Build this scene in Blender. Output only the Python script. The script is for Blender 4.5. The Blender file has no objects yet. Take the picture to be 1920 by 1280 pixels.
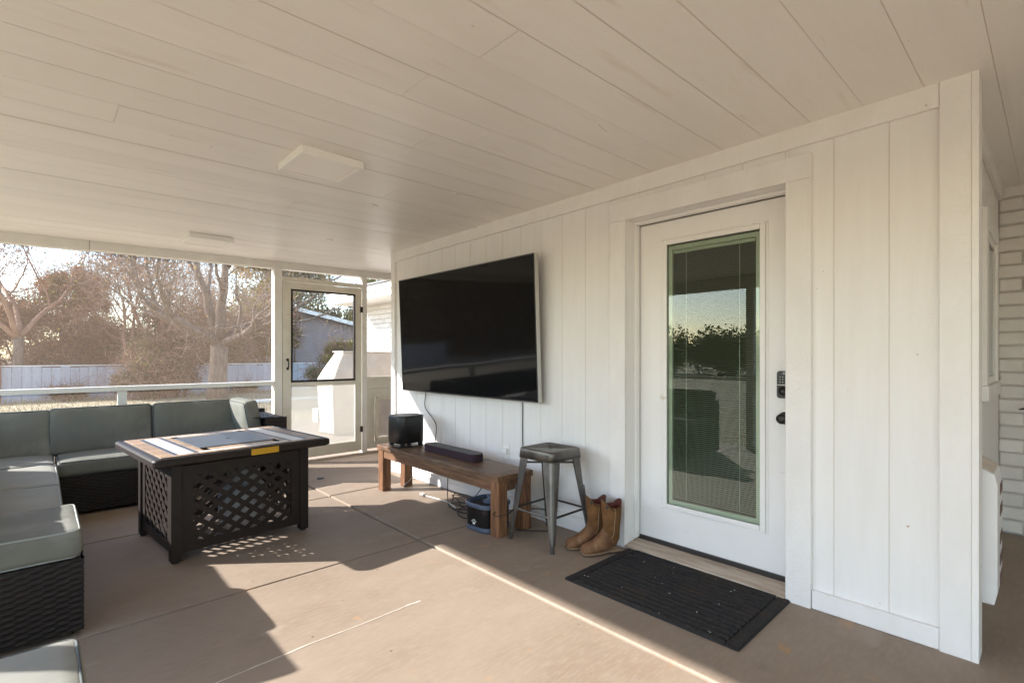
import bpy, bmesh, math, random
import numpy as np
from mathutils import Vector, Matrix, noise

scene = bpy.context.scene
COL = scene.collection
R = math.radians

# ------------------------------------------------------------------ camera
EYE = 1.22
cam_d = bpy.data.cameras.new('camera')
cam = bpy.data.objects.new('camera', cam_d)
COL.objects.link(cam)
cam.location = (0, 0, EYE)
cam.rotation_euler = (R(90), 0, R(-43.0))
cam_d.sensor_width = 36.0
cam_d.lens = 950.0 / 1920.0 * 36.0
cam_d.shift_y = 26.0 / 1920.0
cam_d.clip_start = 0.02
cam_d.clip_end = 600
scene.camera = cam

# ------------------------------------------------------------------ light
SUN_EL = 28.5
SUN_H = Vector((-0.775, 0.632, 0)).normalized()          # horizontal direction towards the sun
SUN_AZ = math.atan2(SUN_H.x, SUN_H.y)
world = bpy.data.worlds.new('World')
scene.world = world
world.use_nodes = True
wn = world.node_tree.nodes
wl = world.node_tree.links
bg = wn['Background']
sky = wn.new('ShaderNodeTexSky')
sky.sky_type = 'NISHITA'
sky.sun_disc = False
sky.sun_elevation = R(SUN_EL)
sky.sun_rotation = SUN_AZ
sky.air_density = 1.0
sky.dust_density = 0.4
sky.ozone_density = 1.0
wl.new(sky.outputs[0], bg.inputs[0])
bg.inputs[1].default_value = 0.135

sun_d = bpy.data.lights.new('sun', 'SUN')
sun = bpy.data.objects.new('sun', sun_d)
COL.objects.link(sun)
sun_d.energy = 2.9
sun_d.angle = R(0.6)
sun_d.color = (1.0, 0.965, 0.91)
to_sun = Vector((SUN_H.x * math.cos(R(SUN_EL)), SUN_H.y * math.cos(R(SUN_EL)), math.sin(R(SUN_EL))))
sun.rotation_euler = (-to_sun).to_track_quat('-Z', 'Y').to_euler()
sun.location = (-8, 8, 8)

scene.view_settings.view_transform = 'Standard'
scene.view_settings.look = 'None'
scene.view_settings.exposure = 2.16
scene.view_settings.gamma = 1.0
scene.view_settings.use_curve_mapping = False
scene.render.engine = 'CYCLES'
scene.cycles.max_bounces = 10
scene.cycles.diffuse_bounces = 8
scene.cycles.glossy_bounces = 4
scene.cycles.transparent_max_bounces = 24
scene.cycles.use_denoising = True
scene.cycles.sample_clamp_indirect = 8.0
scene.cycles.caustics_reflective = False
scene.cycles.caustics_refractive = False

# ------------------------------------------------------------------ materials
def nmat(name):
    m = bpy.data.materials.new(name)
    m.use_nodes = True
    return m, m.node_tree.nodes, m.node_tree.links, m.node_tree.nodes['Principled BSDF']

def surf(name, col, col2=None, rough=0.6, scale=6.0, stretch=(1, 1, 1), detail=6.0, lo=0.35, hi=0.65,
         bump=0.0, bscale=None, bstretch=None, bdist=0.002, metal=0.0, spots=None, rand=0.0, spec=0.5, rough_var=0.0):
    """principled surface whose colour wanders between col and col2, with fine relief, optional spots, and per-object tint"""
    m, n, l, p = nmat(name)
    tc = n.new('ShaderNodeTexCoord')
    mp = n.new('ShaderNodeMapping')
    mp.inputs['Scale'].default_value = stretch
    l.new(tc.outputs['Object'], mp.inputs[0])
    if rand > 0:
        oi = n.new('ShaderNodeObjectInfo')
        vm = n.new('ShaderNodeVectorMath'); vm.operation = 'ADD'
        mul = n.new('ShaderNodeMath'); mul.operation = 'MULTIPLY'; mul.inputs[1].default_value = 37.0
        l.new(oi.outputs['Random'], mul.inputs[0])
        l.new(mp.outputs[0], vm.inputs[0]); l.new(mul.outputs[0], vm.inputs[1])
        vec = vm.outputs[0]
    else:
        vec = mp.outputs[0]
    nz = n.new('ShaderNodeTexNoise')
    nz.inputs['Scale'].default_value = scale
    nz.inputs['Detail'].default_value = detail
    nz.inputs['Roughness'].default_value = 0.62
    l.new(vec, nz.inputs['Vector'])
    cr = n.new('ShaderNodeValToRGB')
    cr.color_ramp.elements[0].position = lo
    cr.color_ramp.elements[1].position = hi
    cr.color_ramp.elements[0].color = (*(col2 or col), 1)
    cr.color_ramp.elements[1].color = (*col, 1)
    l.new(nz.outputs['Fac'], cr.inputs[0])
    out = cr.outputs[0]
    for sp in (spots or []):
        scol, sscale, slo, shi, sst = sp
        mp2 = n.new('ShaderNodeMapping'); mp2.inputs['Scale'].default_value = sst
        l.new(tc.outputs['Object'], mp2.inputs[0])
        n2 = n.new('ShaderNodeTexNoise'); n2.inputs['Scale'].default_value = sscale
        n2.inputs['Detail'].default_value = 5
        l.new(mp2.outputs[0], n2.inputs['Vector'])
        r2 = n.new('ShaderNodeMapRange'); r2.inputs[1].default_value = slo; r2.inputs[2].default_value = shi
        l.new(n2.outputs['Fac'], r2.inputs[0])
        mx = n.new('ShaderNodeMix'); mx.data_type = 'RGBA'
        l.new(r2.outputs[0], mx.inputs[0]); l.new(out, mx.inputs[6]); mx.inputs[7].default_value = (*scol, 1)
        out = mx.outputs[2]
    if rand > 0:
        hs = n.new('ShaderNodeHueSaturation')
        mr = n.new('ShaderNodeMapRange'); mr.inputs[3].default_value = 1 - rand; mr.inputs[4].default_value = 1 + rand
        l.new(oi.outputs['Random'], mr.inputs[0]); l.new(mr.outputs[0], hs.inputs['Value']); l.new(out, hs.inputs['Color'])
        out = hs.outputs[0]
    l.new(out, p.inputs['Base Color'])
    p.inputs['Roughness'].default_value = rough
    p.inputs['Metallic'].default_value = metal
    p.inputs['Specular IOR Level'].default_value = spec
    if rough_var > 0:
        mr = n.new('ShaderNodeMapRange'); mr.inputs[3].default_value = rough - rough_var; mr.inputs[4].default_value = rough + rough_var
        l.new(nz.outputs['Fac'], mr.inputs[0]); l.new(mr.outputs[0], p.inputs['Roughness'])
    if bump > 0:
        mp3 = n.new('ShaderNodeMapping'); mp3.inputs['Scale'].default_value = bstretch or stretch
        l.new(tc.outputs['Object'], mp3.inputs[0])
        n3 = n.new('ShaderNodeTexNoise'); n3.inputs['Scale'].default_value = bscale or scale * 4
        n3.inputs['Detail'].default_value = 6; n3.inputs['Roughness'].default_value = 0.65
        l.new(mp3.outputs[0], n3.inputs['Vector'])
        if name.endswith('sage_canvas'): n3.inputs['Detail'].default_value = 2
        b = n.new('ShaderNodeBump'); b.inputs['Strength'].default_value = bump; b.inputs['Distance'].default_value = bdist
        l.new(n3.outputs['Fac'], b.inputs['Height']); l.new(b.outputs[0], p.inputs['Normal'])
    return m

M = {}
WARM = (0.80, 0.765, 0.72)
# boards on the house: rough sawn, grain along Z; ceiling boards: grain along X
M['siding'] = surf('painted_siding', (0.83, 0.815, 0.80), (0.80, 0.782, 0.762), 0.62, 2.2, (2, 8, 0.8), bump=0.32, bscale=26, bstretch=(3, 5, 0.8), bdist=0.004, rand=0.012,
                   spots=[((0.45, 0.36, 0.29), 38, 0.735, 0.77, (1, 1, 1))])
M['trim'] = surf('painted_trim', (0.83, 0.815, 0.80), (0.785, 0.765, 0.742), 0.6, 3.5, (2, 2, 1), bump=0.55, bscale=22, bstretch=(2, 2, 2), bdist=0.005, rand=0.015,
                 spots=[((0.42, 0.31, 0.24), 26, 0.73, 0.76, (1, 1, 1))])
M['caulk'] = surf('groove_paint', (0.78, 0.74, 0.69), (0.72, 0.67, 0.61), 0.7, 8)
M['ceil'] = surf('ceiling_paint', (0.86, 0.835, 0.80), (0.83, 0.80, 0.76), 0.36, 1.6, (0.7, 5, 1), lo=0.3, hi=0.6, bump=0.45, bscale=16, bstretch=(1.2, 9, 1), bdist=0.004, rand=0.025, spec=0.4,
                 spots=[((0.75, 0.70, 0.63), 5.5, 0.62, 0.80, (0.4, 3.0, 1)), ((0.66, 0.57, 0.42), 9, 0.765, 0.79, (1, 1, 1))])
M['ceilgap'] = surf('ceiling_groove', (0.76, 0.69, 0.60), None, 0.8)
M['doorpaint'] = surf('door_paint', (0.83, 0.82, 0.81), (0.80, 0.785, 0.77), 0.38, 2.0, spots=[((0.62, 0.56, 0.48), 7, 0.69, 0.76, (1, 1, 2))])
M['white'] = surf('white_frame_paint', (0.80, 0.785, 0.75), (0.73, 0.71, 0.665), 0.5, 5, (1, 1, 1), bump=0.3, bscale=30, bdist=0.002, rand=0.02)
M['cream'] = surf('aged_cream_paint', (0.72, 0.69, 0.61), (0.64, 0.61, 0.53), 0.55, 6, bump=0.3, bscale=25, spots=[((0.36, 0.34, 0.29), 30, 0.72, 0.76, (1, 1, 1))])
M['fixture'] = surf('fixture_plastic', (0.86, 0.85, 0.82), None, 0.4)
M['diffuser'] = surf('light_diffuser', (0.84, 0.81, 0.76), None, 0.35)
M['concrete'] = surf('broomed_concrete', (0.305, 0.238, 0.183), (0.24, 0.18, 0.132), 0.72, 1.7, (0.9, 1.6, 1), detail=9, lo=0.3, hi=0.68, bump=0.4, bscale=60, bstretch=(0.7, 2.6, 1), bdist=0.002,
                     spots=[((0.40, 0.25, 0.15), 3.1, 0.66, 0.76, (1, 1.6, 1)), ((0.35, 0.285, 0.225), 4.0, 0.62, 0.80, (0.8, 1.5, 1)), ((0.215, 0.16, 0.115), 8, 0.66, 0.80, (1, 1, 1)), ((0.23, 0.165, 0.115), 1.3, 0.60, 0.78, (1, 1, 1)), ((0.17, 0.125, 0.09), 120, 0.70, 0.78, (1, 1, 1)), ((0.34, 0.28, 0.22), 90, 0.70, 0.82, (1, 1, 1)), ((0.42, 0.24, 0.13), 4.0, 0.72, 0.80, (0.6, 1.3, 1)),  ((0.325, 0.258, 0.20), 30, 0.45, 0.95, (0.6, 2.0, 1)), ((0.40, 0.235, 0.115), 6.5, 0.68, 0.75, (0.8, 1.3, 1)), ((0.46, 0.40, 0.34), 11, 0.765, 0.785, (1, 1, 1))])
M['joint'] = surf('joint_dirt', (0.17, 0.125, 0.09), (0.24, 0.19, 0.14), 0.9, 20)
M['chalk'] = surf('efflorescence', (0.66, 0.60, 0.53), (0.5, 0.43, 0.36), 0.8, 30)
M['brick'] = surf('painted_brick', (0.77, 0.75, 0.72), (0.69, 0.66, 0.63), 0.65, 6, bump=0.7, bscale=22, bdist=0.006, rand=0.05, spots=[((0.45, 0.38, 0.33), 14, 0.71, 0.76, (1, 1, 1))])
M['mortar'] = surf('painted_mortar', (0.60, 0.57, 0.54), (0.5, 0.46, 0.43), 0.8, 10)
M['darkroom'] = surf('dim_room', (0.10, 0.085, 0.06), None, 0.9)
M['blind'] = surf('blind_slat', (0.50, 0.50, 0.43), None, 0.5)
M['blind_rail'] = surf('blind_rail', (0.6, 0.64, 0.56), None, 0.4)
M['glassframe'] = surf('glazing_spacer', (0.74, 0.75, 0.68), None, 0.4)
M['sill'] = surf('worn_sill', (0.55, 0.46, 0.37), (0.36, 0.27, 0.2), 0.6, 5, (6, 0.7, 2), bump=0.4, bscale=20, bstretch=(8, 0.6, 1))
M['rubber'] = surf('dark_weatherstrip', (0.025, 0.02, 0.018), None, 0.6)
M['blackmetal'] = surf('black_metal', (0.018, 0.016, 0.016), None, 0.35, metal=0.3)
M['blackplastic'] = surf('black_plastic', (0.014, 0.014, 0.015), (0.02, 0.02, 0.021), 0.42, 60, bump=0.1, bscale=300)
M['silver'] = surf('silver_bezel', (0.55, 0.54, 0.52), None, 0.3, metal=0.8)
M['maroon'] = surf('maroon_grille', (0.035, 0.012, 0.022), (0.02, 0.007, 0.013), 0.85, 250, bump=0.3, bscale=400)
M['bartop'] = surf('bar_top', (0.045, 0.045, 0.047), None, 0.5)
M['mat'] = surf('mat_pile', (0.046, 0.043, 0.041), (0.024, 0.023, 0.023), 0.95, 60, bump=1.0, bscale=260, bdist=0.004, spec=0.2, spots=[((0.14, 0.12, 0.10), 190, 0.70, 0.76, (1, 1, 1)), ((0.055, 0.042, 0.033), 5, 0.5, 0.75, (1, 1, 1))])
M['matrim'] = surf('mat_rubber', (0.022, 0.021, 0.021), None, 0.8, bump=0.5, bscale=150)
M['benchwood'] = surf('bench_wood', (0.215, 0.113, 0.06), (0.08, 0.038, 0.021), 0.5, 5, (9, 0.8, 9), detail=8, lo=0.36, hi=0.62, bump=0.5, bscale=14, bstretch=(14, 0.9, 14), rand=0.16, spots=[((0.08, 0.035, 0.018), 9, 0.64, 0.72, (3, 0.8, 3))])
M['benchleg'] = surf('bench_leg_wood', (0.27, 0.13, 0.06), (0.095, 0.042, 0.021), 0.5, 5, (9, 9, 0.8), detail=8, lo=0.36, hi=0.62, bump=0.5, bscale=14, bstretch=(14, 14, 0.9), rand=0.13, spots=[((0.08, 0.035, 0.018), 9, 0.66, 0.74, (3, 3, 0.8))])
M['benchtop'] = surf('bench_top_wood', (0.20, 0.118, 0.068), (0.085, 0.047, 0.028), 0.45, 5, (9, 0.8, 9), detail=8, lo=0.36, hi=0.62, bump=0.5, bscale=14, bstretch=(14, 0.9, 14), rand=0.10, spots=[((0.36, 0.26, 0.17), 6, 0.62, 0.75, (2, 0.8, 1))])
M['gunmetal'] = surf('raw_steel', (0.21, 0.20, 0.187), (0.12, 0.112, 0.103), 0.42, 9, (1, 1, 0.6), metal=0.85, rough_var=0.12, bump=0.08, bscale=60)
M['darksteel'] = surf('dark_steel', (0.07, 0.06, 0.055), None, 0.5, metal=0.6)
M['leather'] = surf('suede_leather', (0.22, 0.105, 0.038), (0.10, 0.045, 0.017), 0.75, 11, bump=0.6, bscale=55, bdist=0.004, lo=0.3, hi=0.7, spots=[((0.26, 0.14, 0.065), 14, 0.62, 0.75, (1, 1, 1)), ((0.06, 0.032, 0.014), 7, 0.64, 0.74, (1, 1, 1))], spec=0.25)
M['vamp'] = surf('scuffed_leather', (0.25, 0.13, 0.065), (0.125, 0.06, 0.029), 0.7, 12, bump=0.6, bscale=50, bdist=0.004, spots=[((0.32, 0.19, 0.11), 16, 0.6, 0.75, (1, 1, 1))], spec=0.25)
M['lining'] = surf('maroon_lining', (0.12, 0.025, 0.014), None, 0.6)
M['sole'] = surf('boot_sole', (0.10, 0.062, 0.036), (0.06, 0.04, 0.025), 0.8, 30)
M['welt'] = surf('boot_welt', (0.34, 0.22, 0.13), None, 0.7)
M['fountgrey'] = surf('blue_grey_plastic', (0.085, 0.11, 0.16), None, 0.35)
M['fountdark'] = surf('smoked_plastic', (0.012, 0.011, 0.011), None, 0.12)
M['pawmark'] = surf('paw_print_white', (0.7, 0.7, 0.68), None, 0.5)
M['cord'] = surf('black_cord', (0.013, 0.012, 0.012), None, 0.5)
M['whitecord'] = surf('white_cord', (0.7, 0.68, 0.66), None, 0.4)
M['tableframe'] = surf('bronze_powdercoat', (0.020, 0.013, 0.011), (0.015, 0.010, 0.008), 0.5, 30, bump=0.15, bscale=120, spec=0.3)
M['tiletan'] = surf('tan_tile', (0.36, 0.235, 0.135), (0.25, 0.155, 0.085), 0.45, 14, (1, 5, 1), rand=0.22, bump=0.3, bscale=40)
M['tilewhite'] = surf('white_tile', (0.66, 0.63, 0.58), (0.55, 0.52, 0.47), 0.4, 20, rand=0.05, bump=0.2, bscale=50)
M['tileslate'] = surf('slate_tile', (0.055, 0.06, 0.078), (0.04, 0.042, 0.055), 0.4, 20, rand=0.08)
M['grout'] = surf('tile_grout', (0.13, 0.10, 0.08), None, 0.8)
M['burnerlid'] = surf('burner_lid', (0.07, 0.076, 0.085), (0.05, 0.055, 0.06), 0.33, 4, (1, 6, 1), metal=0.2)
M['yellow'] = surf('yellow_label', (0.55, 0.30, 0.01), (0.48, 0.25, 0.01), 0.5, 60, (0.3, 1, 6))
M['tank'] = surf('gas_tank_paint', (0.55, 0.58, 0.6), (0.46, 0.48, 0.5), 0.4, 8)
M['brass'] = surf('brass', (0.5, 0.33, 0.1), None, 0.3, metal=0.9)
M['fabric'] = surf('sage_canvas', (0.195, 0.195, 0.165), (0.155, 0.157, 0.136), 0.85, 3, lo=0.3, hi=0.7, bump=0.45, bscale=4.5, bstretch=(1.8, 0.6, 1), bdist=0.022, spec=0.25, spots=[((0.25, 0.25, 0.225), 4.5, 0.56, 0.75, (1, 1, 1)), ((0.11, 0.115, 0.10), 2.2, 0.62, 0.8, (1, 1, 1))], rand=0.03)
M['fabric_light'] = surf('pale_sage_canvas', (0.29, 0.285, 0.25), (0.24, 0.24, 0.215), 0.85, 3, lo=0.3, hi=0.7, bump=0.4, bscale=4.5, bstretch=(0.6, 1.6, 1), bdist=0.02, spec=0.25, rand=0.03)  # paler tone of the sage canvas
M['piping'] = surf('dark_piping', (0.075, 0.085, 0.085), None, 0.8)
M['pipinglight'] = surf('pale_piping', (0.30, 0.32, 0.30), None, 0.8)  # paler tone of the piping
M['wicker'] = surf('resin_wicker', (0.020, 0.0145, 0.013), (0.012, 0.009, 0.008), 0.5, 40, (1, 1, 3), rand=0.04, spec=0.3)
M['box_white'] = surf('white_enamel', (0.78, 0.77, 0.77), (0.74, 0.73, 0.72), 0.4, 6)
M['wornedge'] = surf('worn_cap', (0.55, 0.46, 0.38), (0.7, 0.64, 0.57), 0.55, 12)
M['petflap'] = surf('pet_flap_vinyl', (0.66, 0.60, 0.57), (0.55, 0.49, 0.46), 0.3, 7)
M['petframe'] = surf('pet_door_frame', (0.70, 0.66, 0.56), (0.60, 0.55, 0.44), 0.45, 12)
M['canvas'] = surf('grill_cover_cloth', (0.56, 0.49, 0.41), (0.46, 0.40, 0.33), 0.8, 4, bump=0.6, bscale=7, bdist=0.02)
M['grass'] = surf('dry_lawn', (0.48, 0.395, 0.26), (0.38, 0.305, 0.19), 0.9, 0.6, detail=10, lo=0.3, hi=0.7, bump=1.0, bscale=30, bdist=0.03, spots=[((0.20, 0.20, 0.10), 0.35, 0.60, 0.74, (1, 1, 1)), ((0.46, 0.39, 0.28), 1.7, 0.58, 0.7, (1, 1, 1))])
M['grassblade'] = surf('dry_grass_blade', (0.36, 0.29, 0.16), (0.20, 0.19, 0.08), 0.9, 0.8)
M['fence'] = surf('painted_fence_board', (0.42, 0.44, 0.49), (0.34, 0.36, 0.41), 0.6, 3, (2, 2, 0.4), rand=0.07, spots=[((0.22, 0.21, 0.22), 6, 0.66, 0.73, (2, 2, 0.6))])
M['rust'] = surf('rusty_post', (0.33, 0.14, 0.06), (0.2, 0.09, 0.05), 0.8, 8)
M['bark'] = surf('tree_bark', (0.24, 0.185, 0.14), (0.12, 0.09, 0.068), 0.9, 5, (3, 3, 0.7), bump=1.0, bscale=14, bstretch=(4, 4, 0.8), bdist=0.05)
M['twig'] = surf('pale_twig', (0.40, 0.30, 0.235), (0.24, 0.17, 0.13), 0.85, 3)
M['twigred'] = surf('reddish_twig', (0.38, 0.225, 0.15), (0.21, 0.12, 0.08), 0.85, 3)
def leafmat(name, a, b):
    m = surf(name, a, b, 0.6, 1.3, lo=0.35, hi=0.65, detail=4)
    n, l = m.node_tree.nodes, m.node_tree.links
    p = n['Principled BSDF']
    tr = n.new('ShaderNodeBsdfTranslucent'); mx = n.new('ShaderNodeMixShader'); mx.inputs[0].default_value = 0.5
    src = p.inputs['Base Color'].links[0].from_socket
    l.new(src, tr.inputs[0]); l.new(p.outputs[0], mx.inputs[1]); l.new(tr.outputs[0], mx.inputs[2])
    l.new(mx.outputs[0], n['Material Output'].inputs[0])
    return m
M['leafbrown'] = leafmat('rusty_leaf', (0.44, 0.23, 0.11), (0.26, 0.135, 0.068))
M['leafolive'] = leafmat('olive_leaf', (0.22, 0.205, 0.06), (0.11, 0.11, 0.035))
M['leafdark'] = leafmat('dark_leaf', (0.10, 0.09, 0.045), (0.05, 0.048, 0.026))
M['leafyellow'] = leafmat('yellow_green_leaf', (0.34, 0.30, 0.06), (0.16, 0.16, 0.035))
M['leafgold'] = leafmat('golden_leaf', (0.46, 0.32, 0.11), (0.25, 0.18, 0.06))
M['mauve'] = surf('mauve_stucco', (0.27, 0.225, 0.225), (0.23, 0.19, 0.19), 0.9, 2, bump=0.3, bscale=30)
M['brownwall'] = surf('brown_stucco', (0.19, 0.12, 0.095), (0.15, 0.095, 0.075), 0.9, 2)
M['shingle'] = surf('grey_shingle', (0.25, 0.245, 0.25), (0.17, 0.165, 0.17), 0.9, 14, (1, 3, 1))
M['fascia'] = surf('white_fascia', (0.78, 0.76, 0.73), (0.72, 0.70, 0.66), 0.55, 5)
M['roofing'] = surf('roof_felt', (0.22, 0.19, 0.17), None, 0.9)
M['stoneblock'] = surf('grey_block', (0.50, 0.53, 0.56), (0.42, 0.44, 0.47), 0.9, 14, bump=0.5, bscale=40)
M['windowdark'] = surf('dark_window_pane', (0.02, 0.022, 0.026), None, 0.08)

def screenmat(name, fac, col, trans=0.6):
    m, n, l, p = nmat(name)
    n.remove(p)
    t = n.new('ShaderNodeBsdfTransparent')
    d = n.new('ShaderNodeBsdfDiffuse'); d.inputs[0].default_value = (*col, 1)
    tr = n.new('ShaderNodeBsdfTranslucent'); tr.inputs[0].default_value = (*col, 1)
    a = n.new('ShaderNodeMixShader'); a.inputs[0].default_value = trans
    l.new(d.outputs[0], a.inputs[1]); l.new(tr.outputs[0], a.inputs[2])
    b = n.new('ShaderNodeMixShader')
    # the mesh is uneven with dust, faintly
    tc = n.new('ShaderNodeTexCoord'); nz = n.new('ShaderNodeTexNoise'); nz.inputs['Scale'].default_value = 3.0; nz.inputs['Detail'].default_value = 6
    l.new(tc.outputs['Object'], nz.inputs['Vector'])
    mr = n.new('ShaderNodeMapRange'); mr.inputs[3].default_value = fac * 0.8; mr.inputs[4].default_value = fac * 1.2
    l.new(nz.outputs['Fac'], mr.inputs[0]); l.new(mr.outputs[0], b.inputs[0])
    l.new(t.outputs[0], b.inputs[1]); l.new(a.outputs[0], b.inputs[2])
    l.new(b.outputs[0], n['Material Output'].inputs[0])
    return m
M['screen'] = screenmat('insect_screen', 0.13, (0.58, 0.43, 0.33), 0.7)
M['screendoor'] = screenmat('door_insect_screen', 0.05, (0.40, 0.36, 0.32), 0.6)
M['plasticsheet'] = screenmat('cloudy_plastic_sheet', 0.70, (0.56, 0.54, 0.49), 0.40)

def glassmat(name, tint, ior=1.5, boost=1.0, wav=0.0, wsc=3.0):
    m, n, l, p = nmat(name)
    n.remove(p)
    t = n.new('ShaderNodeBsdfTransparent'); t.inputs[0].default_value = (*tint, 1)
    g = n.new('ShaderNodeBsdfGlossy'); g.inputs['Roughness'].default_value = 0.0
    fr = n.new('ShaderNodeFresnel'); fr.inputs[0].default_value = ior
    mu = n.new('ShaderNodeMath'); mu.operation = 'MULTIPLY'; mu.inputs[1].default_value = boost; mu.use_clamp = True
    l.new(fr.outputs[0], mu.inputs[0])
    mx = n.new('ShaderNodeMixShader'); l.new(mu.outputs[0], mx.inputs[0]); l.new(t.outputs[0], mx.inputs[1]); l.new(g.outputs[0], mx.inputs[2])
    l.new(mx.outputs[0], n['Material Output'].inputs[0])
    if wav:
        tc = n.new('ShaderNodeTexCoord'); nz = n.new('ShaderNodeTexNoise'); nz.inputs['Scale'].default_value = wsc; nz.inputs['Detail'].default_value = 1
        l.new(tc.outputs['Object'], nz.inputs['Vector'])
        b = n.new('ShaderNodeBump'); b.inputs['Strength'].default_value = wav; b.inputs['Distance'].default_value = 0.01
        l.new(nz.outputs['Fac'], b.inputs['Height']); l.new(b.outputs[0], g.inputs['Normal'])
    return m
M['glass'] = glassmat('tinted_door_glass', (0.87, 0.915, 0.855), 1.5, 1.0)
M['clearglass'] = glassmat('window_glass', (0.85, 0.9, 0.88), 1.5, 1.5)
def tvmat():
    m, n, l, p = nmat('tv_screen_glass')
    p.inputs['Base Color'].default_value = (0.006, 0.006, 0.007, 1)
    p.inputs['Roughness'].default_value = 0.06
    p.inputs['IOR'].default_value = 1.27
    tc = n.new('ShaderNodeTexCoord'); mp = n.new('ShaderNodeMapping'); mp.inputs['Scale'].default_value = (1, 1.6, 1.2)
    l.new(tc.outputs['Object'], mp.inputs[0])
    nz = n.new('ShaderNodeTexNoise'); nz.inputs['Scale'].default_value = 1.2; nz.inputs['Detail'].default_value = 0
    l.new(mp.outputs[0], nz.inputs['Vector'])
    b = n.new('ShaderNodeBump'); b.inputs['Strength'].default_value = 0.05; b.inputs['Distance'].default_value = 0.03
    l.new(nz.outputs['Fac'], b.inputs['Height']); l.new(b.outputs[0], p.inputs['Normal'])
    return m
M['tv'] = tvmat()

# ------------------------------------------------------------------ mesh helpers
class MB:
    def __init__(s): s.v = []; s.f = []
    def add(s, vs, fs):
        o = len(s.v); s.v += [tuple(v) for v in vs]; s.f += [tuple(i + o for i in f) for f in fs]; return s
    def box(s, x0, x1, y0, y1, z0, z1):
        return s.hexa([(x0, y0, z0), (x1, y0, z0), (x1, y1, z0), (x0, y1, z0), (x0, y0, z1), (x1, y0, z1), (x1, y1, z1), (x0, y1, z1)])
    def hexa(s, p):
        return s.add(p, [(0, 3, 2, 1), (4, 5, 6, 7), (0, 1, 5, 4), (1, 2, 6, 5), (2, 3, 7, 6), (3, 0, 4, 7)])
    def prism(s, pts, z0, z1):
        n = len(pts)
        vs = [(x, y, z0) for x, y in pts] + [(x, y, z1) for x, y in pts]
        return s.add(vs, [tuple(range(n))[::-1], tuple(range(n, 2 * n))] + [(i, (i + 1) % n, n + (i + 1) % n, n + i) for i in range(n)])
    def loft(s, rings, cap0=True, cap1=True, closed=True):
        n = len(rings[0]); vs = [p for r in rings for p in r]; fs = []
        for k in range(len(rings) - 1):
            for i in range(n if closed else n - 1):
                j = (i + 1) % n
                fs.append((k * n + i, k * n + j, (k + 1) * n + j, (k + 1) * n + i))
        if cap0: fs.append(tuple(range(n))[::-1])
        if cap1: fs.append(tuple(range((len(rings) - 1) * n, len(rings) * n)))
        return s.add(vs, fs)
    def tube(s, pts, rad, n=6, closed=False):
        pts = [Vector(p) for p in pts]; rings = []
        k = len(pts); up = None
        for i, p in enumerate(pts):
            a = pts[(i - 1) % k] if (closed or i > 0) else p
            b = pts[(i + 1) % k] if (closed or i < k - 1) else p
            t = (b - a)
            if t.length < 1e-9: t = Vector((0, 0, 1))
            t.normalize()
            if up is None:
                up = Vector((0, 0, 1)) if abs(t.z) < 0.9 else Vector((1, 0, 0))
            u = up - t * up.dot(t)
            if u.length < 1e-6: u = t.orthogonal()
            u.normalize(); up = u
            w = t.cross(u); r = rad[i] if hasattr(rad, '__len__') else rad
            rings.append([p + (u * math.cos(2 * math.pi * q / n) + w * math.sin(2 * math.pi * q / n)) * r for q in range(n)])
        if closed:
            rings.append(rings[0])
            return s.loft(rings, False, False)
        return s.loft(rings)
    def cyl(s, c, r, z0, z1, n=20, r1=None):
        r1 = r if r1 is None else r1
        return s.loft([[(c[0] + r * math.cos(2 * math.pi * i / n), c[1] + r * math.sin(2 * math.pi * i / n), z0) for i in range(n)],
                       [(c[0] + r1 * math.cos(2 * math.pi * i / n), c[1] + r1 * math.sin(2 * math.pi * i / n), z1) for i in range(n)]])
    def lathe(s, c, prof, n=24):
        return s.loft([[(c[0] + r * math.cos(2 * math.pi * i / n), c[1] + r * math.sin(2 * math.pi * i / n), c[2] + z) for i in range(n)] for r, z in prof])
    def sub(s, o, mat):
        return s.add([mat @ Vector(v) for v in o.v], o.f)

def mesh(name, mb, mat, smooth=False):
    me = bpy.data.meshes.new(name)
    me.from_pydata(mb.v, [], mb.f)
    me.validate(); me.update()
    if smooth: me.shade_smooth()
    me.materials.append(M[mat] if isinstance(mat, str) else mat)
    return me
def link(o, parent=None):
    COL.objects.link(o)
    if parent is not None:
        o.parent = parent
    return o
def obj(name, mb, mat, parent=None, bevel=0.0, smooth=False, seg=2, world=False):
    me = mb if isinstance(mb, bpy.types.Mesh) else mesh(name, mb, mat, smooth)
    o = bpy.data.objects.new(name, me); link(o, parent)
    if world and parent is not None:                       # vertices were given in world coordinates
        if parent.parent is None: o.matrix_parent_inverse = Matrix.Translation(-parent.location)
    if bevel > 0:
        b = o.modifiers.new('edge', 'BEVEL'); b.width = bevel; b.segments = seg; b.limit_method = 'ANGLE'; b.angle_limit = R(35)
    return o
def tag(o, label=None, cat=None, group=None, kind=None):
    if label: o['label'] = label
    if cat: o['category'] = cat
    if group: o['group'] = group
    if kind: o['kind'] = kind
    return o
def thing(name, label, cat, loc=(0, 0, 0), rz=0.0, group=None):
    o = bpy.data.objects.new(name, None); link(o); o.location = loc; o.rotation_euler = (0, 0, rz)
    o.empty_display_size = 0.1
    return tag(o, label, cat, group)
def rrect(w, d, r, n=5, cx=0, cy=0):
    pts = []
    for (sx, sy, a0) in ((1, 1, 0), (-1, 1, 90), (-1, -1, 180), (1, -1, 270)):
        for k in range(n + 1):
            a = R(a0 + 90 * k / n)
            pts.append((cx + sx * (w / 2 - r) + r * math.cos(a), cy + sy * (d / 2 - r) + r * math.sin(a)))
    return pts
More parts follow.
